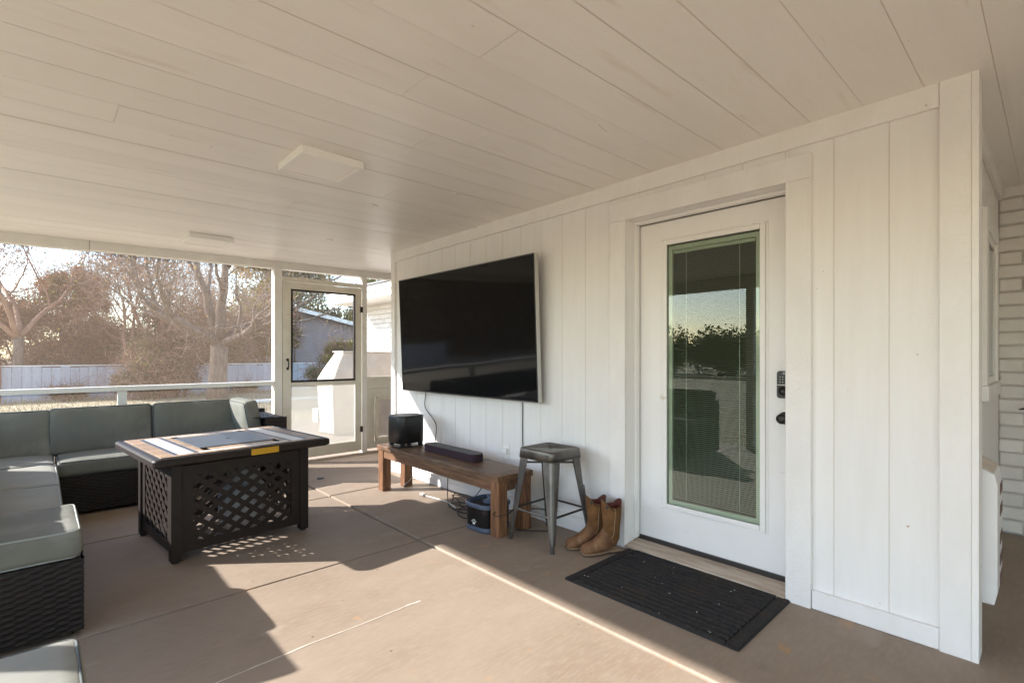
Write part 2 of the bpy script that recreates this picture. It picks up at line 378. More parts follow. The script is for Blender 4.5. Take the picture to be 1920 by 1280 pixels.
def smoothpath(pts, per=6):
    P = [Vector(p) for p in pts]; out = []
    for i in range(len(P) - 1):
        p0 = P[max(i - 1, 0)]; p1 = P[i]; p2 = P[i + 1]; p3 = P[min(i + 2, len(P) - 1)]
        for k in range(per):
            t = k / per
            out.append(0.5 * ((2 * p1) + (-p0 + p2) * t + (2 * p0 - 5 * p1 + 4 * p2 - p3) * t * t + (-p0 + 3 * p1 - 3 * p2 + p3) * t ** 3))
    out.append(P[-1]); return out

# ------------------------------------------------------------------ sizes of the place
XW = 2.73            # face of the boarded wall
XH = 4.85            # face of the painted brick wall behind it
YS = 5.95            # screened end wall of the porch
XL = -1.06           # screened long side of the porch
YE = 0.205           # near end of the boarded wall
YF = 4.75            # far end of the boarded wall
GZ = -0.12           # level of the yard
def cz(x, y): return 2.345 - 0.011 * y + 0.012 * (x - 2.74)

# ------------------------------------------------------------------ ground and floor
g = MB(); N = 60
xs = np.linspace(-1, 1, N)
for j in range(N):
    for i in range(N):
        x = math.copysign(abs(xs[i]) ** 2.2, xs[i]) * 260; y = math.copysign(abs(xs[j]) ** 2.2, xs[j]) * 260 + 14
        rr = max(0, min(1, (abs(y - 14) - 4) / 5))
        g.v.append((x, y, GZ + 0.05 * noise.noise((x * 0.3, y * 0.3, 0)) * (1 if y > 11 or x < -2.5 else 0)))
for j in range(N - 1):
    for i in range(N - 1):
        g.f.append((j * N + i, j * N + i + 1, (j + 1) * N + i + 1, (j + 1) * N + i))
tag(obj('ground', g, 'grass', smooth=True), kind='structure')

floor = obj('patio_floor', MB().box(-1.25, XH, -4.2, 6.12, GZ - 0.05, -0.022), 'joint'); tag(floor, kind='structure')
XJ = 1.835
ylines = [-4.2, 2.87, 4.285, 6.1]
for (x0, x1, dz) in ((-1.24, XJ, 0.0), (XJ, XH, 0.006)):
    for k in range(3):
        a, b = ylines[k], ylines[k + 1]
        gg = 0.0055
        obj('slab', MB().box(x0 + gg, x1 - gg, a + gg, b - gg, -0.03, dz), 'concrete', floor, bevel=0.006 if dz == 0 else 0.009, seg=3)
# hairline filled with pale efflorescence across one slab
crk = MB(); rnd = random.Random(5); L = []; Rr = []
for k in range(40):
    x = 0.1 + k * 0.033; y = 2.145 + 0.012 * noise.noise((x * 3, 1, 0)) + 0.006 * noise.noise((x * 14, 4, 0)) + 0.02 * (x - 0.8); w = 0.0026 + 0.0045 * abs(noise.noise((x * 7, 9, 0)))
    L.append((x, y - w, 0.0012)); Rr.append((x, y + w, 0.0012))
crk.add(L + Rr, [(k, k + 1, 41 + k - 0, 40 + k) for k in range(39)])
obj('hairline_crack', crk, 'chalk', floor)
# concrete pad outside the screen door
pad = obj('outdoor_pad', MB().box(1.7, 4.84, 6.14, 9.9, GZ - 0.05, -0.03), 'concrete', bevel=0.01); tag(pad, kind='structure')

# floor bits
deb = MB(); rnd = random.Random(11)
for k in range(46):
    x, y = rnd.uniform(0.7, 2.6), rnd.uniform(1.0, 4.6); a = rnd.uniform(0, 6.28); s_ = rnd.uniform(0.003, 0.008)
    z = 0.0005 if x < XJ else 0.0065
    c, s2 = math.cos(a) * s_, math.sin(a) * s_
    deb.add([(x - c, y - s2, z), (x + s2 * .4, y - c * .4, z + .002), (x + c, y + s2, z + .001), (x - s2 * .4, y + c * .4, z + .003)], [(0, 1, 2, 3)])
tag(obj('floor_debris', deb, 'joint'), 'tiny dark leaf bits and grit scattered on the concrete floor', 'debris', kind='stuff')
dr = MB().lathe((2.03, 4.95, 0.006), [(0.036, 0.0), (0.036, 0.005), (0.028, 0.008), (0.012, 0.009)], 18)
tag(obj('floor_cap', dr, 'darksteel', smooth=True), 'small round dark cap set in the concrete near the bench', 'floor cap')

# ------------------------------------------------------------------ ceiling
ceil = obj('ceiling', MB().hexa([(-1.15, -4.2, cz(-1.15, -4.2) + .0026), (XH, -4.2, cz(XH, -4.2) + .0026), (XH, 6.05, cz(XH, 6.05) + .0026), (-1.15, 6.05, cz(-1.15, 6.05) + .0026),
                               (-1.15, -4.2, 2.52), (XH, -4.2, 2.52), (XH, 6.05, 2.52), (-1.15, 6.05, 2.52)]), 'ceilgap')
tag(ceil, kind='structure')
rnd = random.Random(3)
pitch = 0.2135; y = 0.374 - pitch * 20
while y < 6.0:
    y0, y1 = y + 0.0012, min(y + pitch - 0.0012, 6.04)
    # butt joints between board lengths
    cuts = [-1.14]; c = rnd.uniform(0.2, 2.6)
    if rnd.random() < 0.75: cuts.append(c)
    cuts.append(XH - 0.002)
    for q in range(len(cuts) - 1):
        a, b = cuts[q] + (0.0008 if q else 0), cuts[q + 1] - 0.0008
        dz = rnd.uniform(-0.0010, 0.0010)
        v = []
        for zz in (0, 0.0012):
            for (xx, yy) in ((a, y0), (b, y0), (b, y1), (a, y1)): v.append((xx, yy, cz(xx, yy) + zz + dz))
        obj('ceiling_board', MB().hexa(v), 'ceil', ceil, bevel=0.0007, seg=1)
    y += pitch
# small pale fasteners and battens left on the boards
for (x, y, a, l_) in ((1.99, 1.50, 0.1, 0.10), (2.05, 2.75, 0.2, 0.03), (1.75, 3.32, 0.0, 0.05), (1.95, 4.55, 0.1, 0.06)):
    m = MB().box(-l_ / 2, l_ / 2, -0.006, 0.006, -0.006, 0.0)
    o = obj('ceiling_clip', m, 'fixture', ceil); o.location = (x, y, cz(x, y)); o.rotation_euler = (0, 0, R(8) + a)

# ------------------------------------------------------------------ ceiling lights
def ceiling_light(x, y, label):
    t = thing('ceiling_light', label, 'ceiling light', (x, y, cz(x, y) + 0.001), 0, 'square flush lights on the porch ceiling')
    w = 0.172
    fr = MB()
    h = 0.042
    for (a, b, c, d) in ((-w, w, -w, -w + .024), (-w, w, w - .024, w), (-w, -w + .024, -w + .0242, w - .0242), (w - .024, w, -w + .0242, w - .0242)):
        fr.box(a, b, c, d, -h, 0)
    obj('frame', fr, 'fixture', t, bevel=0.003)
    obj('diffuser', MB().box(-w + .0245, w - .0245, -w + .0245, w - .0245, -h + .004, -.004), 'diffuser', t)
ceiling_light(1.15, 2.795, 'larger looking square white ceiling light nearer the television')
ceiling_light(1.10, 5.19, 'farther square white ceiling light near the screened end wall')

# ------------------------------------------------------------------ house: boarded room, brick wall, eave, roof
house = thing('house', 'white painted house with boarded room, glazed door and brick wall', 'house', (3.8, 2.5, 0))
def hp(name, mb, mat, parent=None, **k): return obj(name, mb, mat, parent or house, world=True, **k)
DY0, DY1, DZ = 0.905, 1.862, 2.085       # door opening
wall = MB()
wall.box(XW + 0.0032, XW + 0.09, YE + .02, DY0, 0, 2.42)
wall.box(XW + 0.0032, XW + 0.09, DY1, YF - .01, 0, 2.42)
wall.box(XW + 0.0032, XW + 0.09, DY0 + .0005, DY1 - .0005, DZ, 2.42)
siding = hp('siding_wall', wall, 'caulk')
gr = [YE + 0.02] + [0.498 + 0.2115 * k for k in range(0, 21)]
gr = [v for v in gr if v < YF - 0.02] + [YF - 0.01]
for k in range(len(gr) - 1):
    a, b = gr[k] + 0.0018, gr[k + 1] - 0.0018
    def brd(a, b, z0):
        if b - a > 0.01: hp('siding_board', MB().box(XW, XW + 0.003, a, b, z0, 2.42), 'siding', siding, bevel=0.001, seg=1)
    if b <= DY0 or a >= DY1: brd(a, b, 0.004)
    else:
        if a < DY0: brd(a, DY0 - .001, 0.004); brd(DY0 + .001, b, DZ + .03)
        elif b > DY1: brd(DY1 + .001, b, 0.004); brd(a, DY1 - .001, DZ + .03)
        else: brd(a, b, DZ + .03)
# frieze under the ceiling
v = []
for zz in (-0.098, 0.01):
    for (xx, yy) in ((XW - .022, 0.327), (XW - .0005, 0.327), (XW - .0005, YF - .055), (XW - .022, YF - .055)): v.append((xx, yy, cz(XW, yy) + zz))
hp('frieze_board', MB().hexa(v), 'trim', siding, bevel=0.003)
# corner boards
hp('corner_board', MB().box(XW - .024, XW - .0005, 0.2272, 0.3255, 0.001, 2.42), 'trim', siding, bevel=0.0015)
hp('corner_board', MB().box(XW - .026, XW + .10, YE, 0.2268, 0.001, 2.42), 'trim', siding, bevel=0.002)
hp('corner_board', MB().box(XW - .024, XW + .09, YF - .0535, YF + .02, 0.001, 2.42), 'trim', siding, bevel=0.003)
# skirting
hp('skirting_board', MB().box(XW - .022, XW - .0005, 0.3265, 0.797, 0.008, 0.095), 'trim', siding, bevel=0.003)
hp('skirting_board', MB().box(XW - .020, XW - .0005, 1.977, YF - .055, 0.008, 0.105), 'trim', siding, bevel=0.003)
hp('skirting_board', MB().box(XW - .030, XW - .021, 1.98, YF - .055, 0.008, 0.07), 'trim', siding, bevel=0.003)

# door casing, jamb, threshold, door leaf
CX = XW - .028
casing = hp('door_casing', MB().box(CX, XW - .0005, 0.80, DY0 + .008, 0.004, DZ - .012), 'trim', bevel=0.003)
hp('casing_board', MB().box(CX, XW - .0005, DY1 - .008, 1.972, 0.004, DZ - .012), 'trim', casing, bevel=0.003)
hp('casing_board', MB().box(CX, XW - .0005, 0.80, 1.972, DZ - .0115, 2.195), 'trim', casing, bevel=0.003)
jm = MB()
jm.box(XW + .0, XW + .19, DY1 - .0095, DY1 + .02, 0.03, DZ + .02)
jm.box(XW + .0, XW + .19, DY0 - .02, DY0 + .0095, 0.03, DZ + .02)
jm.box(XW + .0, XW + .19, DY0 + .01, DY1 - .01, DZ - .0115, DZ + .02)
hp('door_jamb', jm, 'doorpaint', casing, bevel=0.002)
hp('door_stop', MB().box(XW + .07, XW + .112, DY0 + .01, DY1 - .01, DZ - .03, DZ - .012).box(XW + .07, XW + .112, DY1 - .028, DY1 - .01, .05, DZ - .0305), 'doorpaint', casing, bevel=0.003)
hp('door_gasket', MB().box(XW + .1125, XW + .124, DY0 + .01, DY1 - .01, DZ - .030, DZ - .0125).box(XW + .1125, XW + .124, DY1 - .022, DY1 - .0105, .05, DZ - .0305), 'rubber', casing)
sl = MB()
v = []
for (xx, zt) in ((XW - .034, .028), (XW + .12, .046)):
    v.append((xx, zt))
sl.hexa([(XW - .034, DY0 - .02, 0.008), (XW + .12, DY0 - .02, 0.008), (XW + .12, DY1 + .03, 0.008), (XW - .034, DY1 + .03, 0.008),
         (XW - .034, DY0 - .02, 0.03), (XW + .12, DY0 - .02, 0.044), (XW + .12, DY1 + .03, 0.044), (XW - .034, DY1 + .03, 0.03)])
hp('door_sill', MB().hexa([(XW - .034, DY0 + .010, 0.008), (XW + .105, DY0 + .010, 0.008), (XW + .105, DY1 - .010, 0.008), (XW - .034, DY1 - .010, 0.008),
         (XW - .034, DY0 + .010, 0.026), (XW + .105, DY0 + .010, 0.042), (XW + .105, DY1 - .010, 0.042), (XW - .034, DY1 - .010, 0.026)]), 'sill', casing, bevel=0.003)
hp('door_sweep', MB().box(XW + .1055, XW + .13, DY0 + .010, DY1 - .010, 0.008, 0.066), 'rubber', casing, bevel=.003)

XD = 2.85
gy0, gy1, gz0, gz1 = 1.085, 1.645, 0.30, 1.905
dl = MB()
dl.box(XD, XD + .044, DY0 + .012, gy0, .066, DZ - .034)
dl.box(XD, XD + .044, gy1, DY1 - .024, .066, DZ - .034)
dl.box(XD, XD + .044, gy0 + .0002, gy1 - .0002, .066, gz0)
dl.box(XD, XD + .044, gy0 + .0002, gy1 - .0002, gz1, DZ - .034)
dleaf = hp('door', dl, 'doorpaint')
def ringframe(x0, x1, a0, a1, b0, b1, w):
    m = MB()
    m.box(x0, x1, a0 - w, a0, b0 - w, b1 + w); m.box(x0, x1, a1, a1 + w, b0 - w, b1 + w)
    m.box(x0, x1, a0 + .0002, a1 - .0002, b0 - w, b0); m.box(x0, x1, a0 + .0002, a1 - .0002, b1, b1 + w)
    return m
hp('glazing_frame', ringframe(XD - .012, XD - .0003, gy0 + .003, gy1 - .003, gz0 + .003, gz1 - .003, .030), 'doorpaint', dleaf, bevel=0.005, seg=3)
hp('glazing_bead', ringframe(XD - .006, XD - .0004, gy0 - .028, gy1 + .028, gz0 - .028, gz1 + .028, .010), 'doorpaint', dleaf, bevel=0.003)
hp('glass_pane', MB().box(XD + .004, XD + .0045, gy0 + .0005, gy1 - .0005, gz0 + .0005, gz1 - .0005), 'glass', dleaf)
hp('glazing_spacer', ringframe(XD + .012, XD + .034, gy0 + .030, gy1 - .030, gz0 + .028, gz1 - .036, .0255), 'glassframe', dleaf)
bl = MB(); z = gz0 + .045; ang = R(12); hw = 0.0062
while z < gz1 - .06:
    dx, dz = hw * math.cos(ang), hw * math.sin(ang)
    bl.hexa([(XD + .023 - dx, gy0 + .036, z - dz - .0004), (XD + .023 + dx, gy0 + .036, z + dz - .0004), (XD + .023 + dx, gy1 - .036, z + dz - .0004), (XD + .023 - dx, gy1 - .036, z - dz - .0004),
             (XD + .023 - dx, gy0 + .036, z - dz + .0004), (XD + .023 + dx, gy0 + .036, z + dz + .0004), (XD + .023 + dx, gy1 - .036, z + dz + .0004), (XD + .023 - dx, gy1 - .036, z - dz + .0004)])
    z += 0.0118
tag(hp('blind_slats', bl, 'blind', dleaf), kind='stuff')
hp('blind_headrail', MB().box(XD + .014, XD + .032, gy0 + .036, gy1 - .036, gz1 - .058, gz1 - .040), 'blind_rail', dleaf)
for yy in (gy0 + .12, gy1 - .12):
    hp('blind_cord', MB().box(XD + .0155, XD + .0165, yy - .0015, yy + .0015, gz0 + .04, gz1 - .06), 'blind_rail', dleaf)
# room behind
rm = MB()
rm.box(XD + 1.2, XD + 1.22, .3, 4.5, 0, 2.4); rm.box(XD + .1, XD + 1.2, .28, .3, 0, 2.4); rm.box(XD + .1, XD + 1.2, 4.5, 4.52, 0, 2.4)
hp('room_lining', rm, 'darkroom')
# lock and knob
def knobby(yc, zc, prof, mat, name, par):
    m = MB(); n = 28; rings = []
    for r, d in prof:
        rings.append([(XD - d, yc + r * math.cos(2 * math.pi * i / n), zc + r * math.sin(2 * math.pi * i / n)) for i in range(n)])
    m.loft(rings); return hp(name, m, mat, par, smooth=True)
kp = MB(); pts = rrect(.066, .142, .014, 4)
kp.loft([[(XD - .0003, .962 + a, 1.068 + b) for a, b in pts], [(XD - .026, .962 + a, 1.068 + b) for a, b in pts], [(XD - .03, .962 + a * .93, 1.068 + b * .96) for a, b in pts]])
lock = hp('keypad_lock', kp, 'blackplastic', dleaf)
knobby(.962, 1.035, [(.024, .0301), (.024, .036), (.02, .038), (.02, .033), (.001, .033)], 'blackmetal', 'lock_ring', dleaf)
kd = MB()
for r in range(3):
    for c in range(2):
        kd.box(XD - .0305, XD - .0302, .957 + .013 * c + .006, .960 + .013 * c + .006, 1.08 + .013 * r, 1.083 + .013 * r)
hp('keypad_digits', kd, 'fixture', dleaf)
knobby(.960, 1.127, [(.0062, .0302), (.0062, .0308), (.0040, .0308), (.0040, .0302)], 'silver', 'keypad_button', dleaf)
hp('lock_band', MB().box(XD - .0309, XD - .0302, .931, .993, 1.0655, 1.0675), 'silver', dleaf)
knobby(.962, .892, [(.033, .0003), (.033, .006), (.028, .009), (.013, .011), (.012, .03), (.022, .038), (.027, .05), (.026, .058), (.018, .065), (.004, .067)], 'blackmetal', 'door_knob', dleaf)
# roof over everything, near enough flat
hp('roof', MB().box(-1.32, 9.2, -5.2, 6.14, 2.521, 2.60), 'roofing')
hp('fascia', MB().box(-1.36, -1.3205, -5.2, 6.16, 2.30, 2.60), 'fascia')
# side of the boarded room and brick wall
YSD = 0.268
side = hp('side_wall', MB().box(XW + .1002, XH, YSD, YSD + .08, 0, 2.45), 'siding')
sfr = MB()
v = []
for zz in (-0.085, 0.01):
    for (xx, yy) in ((XW + .102, YSD - .022), (XH - .02, YSD - .022), (XH - .02, YSD - .0005), (XW + .102, YSD - .0005)): v.append((xx, yy, cz(xx, YSD) + zz))
hp('frieze_board', MB().hexa(v), 'trim', side, bevel=0.003)
hp('skirting_board', MB().box(XW + .102, XH - .02, YSD - .02, YSD - .0005, .008, .095), 'trim', side, bevel=0.003)
win = hp('window', ringframe(YSD - .0005, YSD - .024, 0, 1, 0, 1, .1) if False else MB().box(3.62, 3.72, YSD - .026, YSD - .0005, 1.06, 2.0).box(4.32, 4.42, YSD - .026, YSD - .0005, 1.06, 2.0).box(3.7205, 4.3195, YSD - .026, YSD - .0005, 1.9, 2.0).box(3.60, 4.44, YSD - .034, YSD - .0005, .98, 1.0595), 'trim', bevel=.003)
hp('window_sash', MB().box(3.7205, 3.76, YSD - .014, YSD - .0006, 1.06, 1.8995).box(4.28, 4.3195, YSD - .014, YSD - .0006, 1.06, 1.8995).box(3.7605, 4.2795, YSD - .014, YSD - .0006, 1.06, 1.10).box(3.7605, 4.2795, YSD - .014, YSD - .0006, 1.86, 1.8995), 'fixture', win)
hp('window_pane', MB().box(3.7605, 4.2795, YSD - .006, YSD - .0008, 1.1005, 1.8595), 'windowdark', win)
hp('unseen_light_wall', MB().box(2.3, XH, -3.2, -3.05, 0, 2.45), 'siding')  # unseen wall behind the camera, added to shape the light in the nook
# brick: near stretch (right edge of the picture) and far stretch (seen through the screen)
bw = hp('brick_wall', MB().box(XH + .012, XH + .2, -5.2, 9.62, GZ, 2.45), 'mortar')
rnd = random.Random(8)
bmesh_cache = {}
def brick(y, z, l_, par, h=.080):
    key = (round(l_, 3), h)
    if key not in bmesh_cache:
        m = MB().box(0, .02, 0, l_, 0, h)
        bmesh_cache[key] = mesh('brick', m, 'brick')
    o = bpy.data.objects.new('brick', bmesh_cache[key]); link(o, par)
    o.location = (XH - .004 + rnd.uniform(-.003, .003), y, z)
    b = o.modifiers.new('edge', 'BEVEL'); b.width = .006; b.segments = 1
for (ya, yb, n0) in ((-1.05, YSD - .002, 0), (8.0, 9.6, 1)):
    for c in range(26):
        z = 0.012 + c * .0915
        if z > 2.3: break
        y = ya - (0.2 if c % 2 else 0.0) - rnd.uniform(0, .02)
        while y < yb:
            a, b = max(y, ya), min(y + .392, yb)
            if b - a > .06: brick(a, z, round(b - a, 2), bw)
            y += .402
# far eave of the house
ev = MB()
hp('eave_fascia', MB().box(4.16, 4.20, 6.9, 9.72, 2.205, 2.375).box(4.205, 6.0, 9.68, 9.72, 2.205, 2.375), 'fascia', bevel=.004)
hp('eave_trim', MB().box(4.13, 4.1595, 6.9, 9.75, 2.315, 2.42), 'fascia', bevel=.004)
hp('eave_soffit', MB().box(4.2005, XH + .3, 6.9, 9.679, 2.235, 2.255), 'fascia')
hp('eave_roof', MB().hexa([(4.10, 6.9, 2.421), (7.4, 6.9, 2.95), (7.4, 9.8, 2.95), (4.10, 9.8, 2.421), (4.10, 6.9, 2.45), (7.4, 6.9, 2.98), (7.4, 9.8, 2.98), (4.10, 9.8, 2.45)]), 'shingle')

# ------------------------------------------------------------------ screened enclosure: posts, rails, beams, screen, door, pet door
enc = thing('screen_enclosure', 'white timber screen enclosure with posts, rail, beam and screen door', 'screen enclosure', (1.0, YS, 0))
def ep(name, mb, mat, parent=None, **k): return obj(name, mb, mat, parent or enc, world=True, **k)
v = []
for zz in (0, .14):
    for (xx, yy) in ((0.33, YS - .03), (4.2, YS - .03), (4.2, YS + .06), (0.33, YS + .06)): v.append((xx, yy, cz(xx, yy) - .082 + zz))
ep('beam', MB().hexa(v), 'white', bevel=.003)
v = []
for zz in (0, .13):
    for (xx, yy) in ((XL, YS - .028), (0.326, YS - .028), (0.326, YS + .06), (XL, YS + .06)): v.append((xx, yy, cz(xx, yy) - .090 + zz))
ep('beam', MB().hexa(v), 'white', bevel=.003)
def topz(x): return cz(x, YS) - .083
ep('post', MB().box(1.905, 1.99, YS - .04, YS + .05, 0.001, topz(1.94)), 'white', bevel=.003)
ep('post', MB().box(2.955, 3.02, YS - .035, YS + .05, 0.001, topz(2.98)), 'white', bevel=.003)
ep('post', MB().box(0.53, 0.60, YS - .02, YS + .02, 0.001, 0.888), 'white', bevel=.003)
ep('post', MB().box(XL - .04, XL + .05, YS - .04, YS + .05, 0.001, topz(XL)), 'white', bevel=.003)
ep('rail', MB().box(XL + .05, 1.9045, YS - .045, YS + .045, .889, .933), 'white', bevel=.003)
ep('sole_plate', MB().box(XL + .05, 1.9045, YS - .02, YS + .02, .001, .04), 'white', bevel=.003)
ep('door_head', MB().box(1.9905, 2.9545, YS - .03, YS + .03, 2.062, 2.108), 'cream', bevel=.003)
ep('insect_screen', MB().add([(XL + .05, YS + .022, .934), (1.905, YS + .022, .934), (1.905, YS + .022, 2.2), (XL + .05, YS + .022, 2.17)], [(0, 1, 2, 3)]), 'screen')
ep('insect_screen', MB().add([(XL + .05, YS + .022, .03), (1.905, YS + .022, .03), (1.905, YS + .022, .889), (XL + .05, YS + .022, .889)], [(0, 1, 2, 3)]), 'screen')
ep('insect_screen', MB().add([(1.99, YS + .022, 2.108), (2.956, YS + .022, 2.108), (2.956, YS + .022, 2.2), (1.99, YS + .022, 2.2)], [(0, 1, 2, 3)]), 'screendoor')
ep('insect_screen', MB().add([(3.02, YS + .022, .95), (4.2, YS + .022, .95), (4.2, YS + .022, 2.2), (3.02, YS + .022, 2.2)], [(0, 1, 2, 3)]), 'screendoor')
# screen door
sd = MB(); a0, a1 = 1.998, 2.945; f0, f1 = YS - .034, YS - .002
sd.box(a0, 2.088, f0, f1, .035, 2.052); sd.box(2.862, a1, f0, f1, .035, 2.052)
sd.box(2.0882, 2.8618, f0, f1, 1.974, 2.052); sd.box(2.0882, 2.8618, f0, f1, .868, .912); sd.box(2.0882, 2.8618, f0, f1, .035, .16)
sdoor = ep('screen_door', sd, 'cream', bevel=.003)
gk = MB()
gk.box(2.0884, 2.106, f0 - .003, f1, .935, 1.9735); gk.box(2.846, 2.8616, f0 - .003, f1, .935, 1.9735)
gk.box(2.0884, 2.8616, f0 - .0032, f1, .9122, .9348); gk.box(2.1062, 2.8458, f0 - .003, f1, 1.958, 1.9735)
ep('pane_gasket', gk, 'tableframe', sdoor)
ep('upper_screen', MB().add([(2.105, YS - .015, .93), (2.847, YS - .015, .93), (2.847, YS - .015, 1.96), (2.105, YS - .015, 1.96)], [(0, 1, 2, 3)]), 'screendoor', sdoor)
ep('lower_panel', MB().add([(2.088, YS - .015, .16), (2.862, YS - .015, .16), (2.862, YS - .015, .868), (2.088, YS - .015, .868)], [(0, 1, 2, 3)]), 'plasticsheet', sdoor)
hd = MB()
hd.tube([(2.05, f0 - .002, 1.165), (2.05, f0 - .03, 1.155), (2.05, f0 - .034, 1.12), (2.05, f0 - .03, 1.085), (2.05, f0 - .002, 1.075)], .006, 6)
hd.box(2.038, 2.062, f0 - .005, f0 - .0002, 1.155, 1.185); hd.box(2.038, 2.062, f0 - .005, f0 - .0002, 1.055, 1.085)
ep('door_handle', hd, 'blackmetal', sdoor)
for zz in (1.79, .30):
    ep('hinge', MB().box(2.925, 2.962, f0 - .006, f0 - .0003, zz - .035, zz + .035).box(2.943, 2.952, f0 - .012, f0 - .0062, zz - .035, zz + .035), 'darksteel', sdoor)
# panel with pet door between the screen door and the house
pn = MB()
pn.box(3.0205, 4.2, YS - .03, YS + .03, .905, .95); pn.box(3.0205, 4.2, YS - .024, YS + .03, .80, .9045)
pn.box(3.0205, 3.06, YS - .024, YS + .03, .04, .7995); pn.box(3.0602, 4.2, YS - .018, YS + .02, .66, .797)
pn.box(3.0602, 3.128, YS - .018, YS + .02, .04, .658); pn.box(3.50, 4.2, YS - .018, YS + .02, .04, .658); pn.box(3.1282, 3.4998, YS - .018, YS + .02, .04, .125)
ep('lower_wall_panel', pn, 'cream', bevel=.003)
pt = MB(); q = .048
pt.box(3.13, 3.13 + q, YS - .05, YS - .0185, .128, .70); pt.box(3.45 - q + .045, 3.495, YS - .05, YS - .0185, .128, .70)
pt.box(3.13 + q + .0003, 3.4465, YS - .05, YS - .0185, .128, .128 + q); pt.box(3.13 + q + .0003, 3.4465, YS - .05, YS - .0185, .70 - q, .70)
pet = ep('pet_door', pt, 'petframe', bevel=.006)
fl = MB(); n = 10
for j in range(n + 1):
    for i in range(n + 1):
        fl.v.append((3.179 + .266 * i / n, YS - .026 + .006 * math.sin(i * .9) * math.sin(j * .35), .185 + .462 * j / n))
for j in range(n):
    for i in range(n): fl.f.append((j * (n + 1) + i, j * (n + 1) + i + 1, (j + 1) * (n + 1) + i + 1, (j + 1) * (n + 1) + i))
ep('pet_flap', fl, 'petflap', pet, smooth=True)
for (xx, zz) in ((3.154, .676), (3.154, .152)):
    ep('screw', MB().box(xx - .005, xx + .005, YS - .053, YS - .0503, zz - .005, zz + .005), 'darksteel', pet)
ep('flap_magnet', MB().box(3.19, 3.225, YS - .045, YS - .035, .18, .196), 'fixture', pet)
# long open side of the porch (behind the sofa, seen in the glass reflections)
ep('beam', MB().box(XL - .05, XL + .05, -4.2, YS - .05, 2.10, 2.32), 'white')
for yy in (2.7, .25, -2.0, -4.15):
    ep('post', MB().box(XL - .045, XL + .045, yy - .045, yy + .045, .001, 2.0995), 'white')
ep('rail', MB().box(XL - .022, XL + .022, -4.2, YS - .05, .889, .933), 'white')

# ------------------------------------------------------------------ wall heater-like box round the corner
t = thing('wall_cabinet', 'white slotted metal box on the wall round the corner at right', 'wall box', (2.95, YSD, 0.2))
prof = [(0, 0.0), (-.098, .0), (-.108, .05), (-.108, .49), (-.098, .535), (-.02, .575), (0, .575)]
m = MB(); n = len(prof)
vs = [(-.10, y_, z_) for y_, z_ in prof] + [(.16, y_, z_) for y_, z_ in prof]
m.add(vs, [tuple(range(n)), tuple(range(n, 2 * n))[::-1]] + [(i, n + i, n + (i + 1) % n, (i + 1) % n) for i in range(n)])
obj('casing', m, 'box_white', t, bevel=.004)
for zz in (.43, .34, .22, .13, .05):
    obj('slot', MB().box(.02, .15, -.1095, -.1083, zz, zz + .045), 'brownwall', t)
obj('worn_cap', MB().hexa([(-.1005, -.096, .5375), (.1605, -.096, .5375), (.1605, -.02, .5775), (-.1005, -.02, .5775), (-.1005, -.096, .5405), (.1605, -.096, .5405), (.1605, -.02, .5805), (-.1005, -.02, .5805)]), 'wornedge', t)
# dark lever on the brick wall
m = MB().tube([(0, 0, 0), (-.05, -.0, .0), (-.07, .0, .01), (-.075, .05, .02), (-.078, .115, .0)], [.01, .01, .011, .010, .004], 7)
t = obj('hose_lever', m, 'blackmetal', smooth=True); t.location = (XH - .004, .05, .86)
tag(t, 'small black lever sticking out at the brick wall by the right edge', 'lever')

# ------------------------------------------------------------------ television
tvW, tvH = 1.875, 1.08
t = thing('television', 'large black flat television tilted down on the boarded wall', 'television', (2.6435, 3.4925, .877))
tilt = math.atan2(.0435, tvH)
Mx = Matrix.Rotation(-tilt, 4, 'Y')
def tvbox(x0, x1, y0, y1, z0, z1): return MB().sub(MB().box(x0, x1, y0, y1, z0, z1), Mx)
obj('screen', tvbox(.0, .006, -tvW / 2 + .008, tvW / 2 - .008, .010, tvH - .008), 'tv', t)
bz = MB()
for (a, b, c, d) in ((-tvW / 2, tvW / 2, 0, .0098), (-tvW / 2, tvW / 2, tvH - .0078, tvH), (-tvW / 2, -tvW / 2 + .0078, .0099, tvH - .0079), (tvW / 2 - .0078, tvW / 2, .0099, tvH - .0079)):
    bz.box(-.002, .008, a, b, c, d)
obj('bezel', MB().sub(bz, Mx), 'blackplastic', t)
sf = MB(); e = .012
for (a, b, c, d) in ((-tvW / 2 - .004, tvW / 2 + .004, -.004, .0), (-tvW / 2 - .004, tvW / 2 + .004, tvH, tvH + .004), (-tvW / 2 - .004, -tvW / 2 - .0002, .0002, tvH - .0002), (tvW / 2 + .0002, tvW / 2 + .004, .0002, tvH - .0002)):
    sf.box(.0, .034, a, b, c, d)
obj('metal_edge', MB().sub(sf, Mx), 'silver', t)
obj('back_panel', tvbox(.0085, .034, -tvW / 2 + .0, tvW / 2 - .0, .001, tvH - .001), 'blackplastic', t)
obj('wall_mount', MB().box(.04, .0855, -.3, .3, .4, .7), 'blackmetal', t)

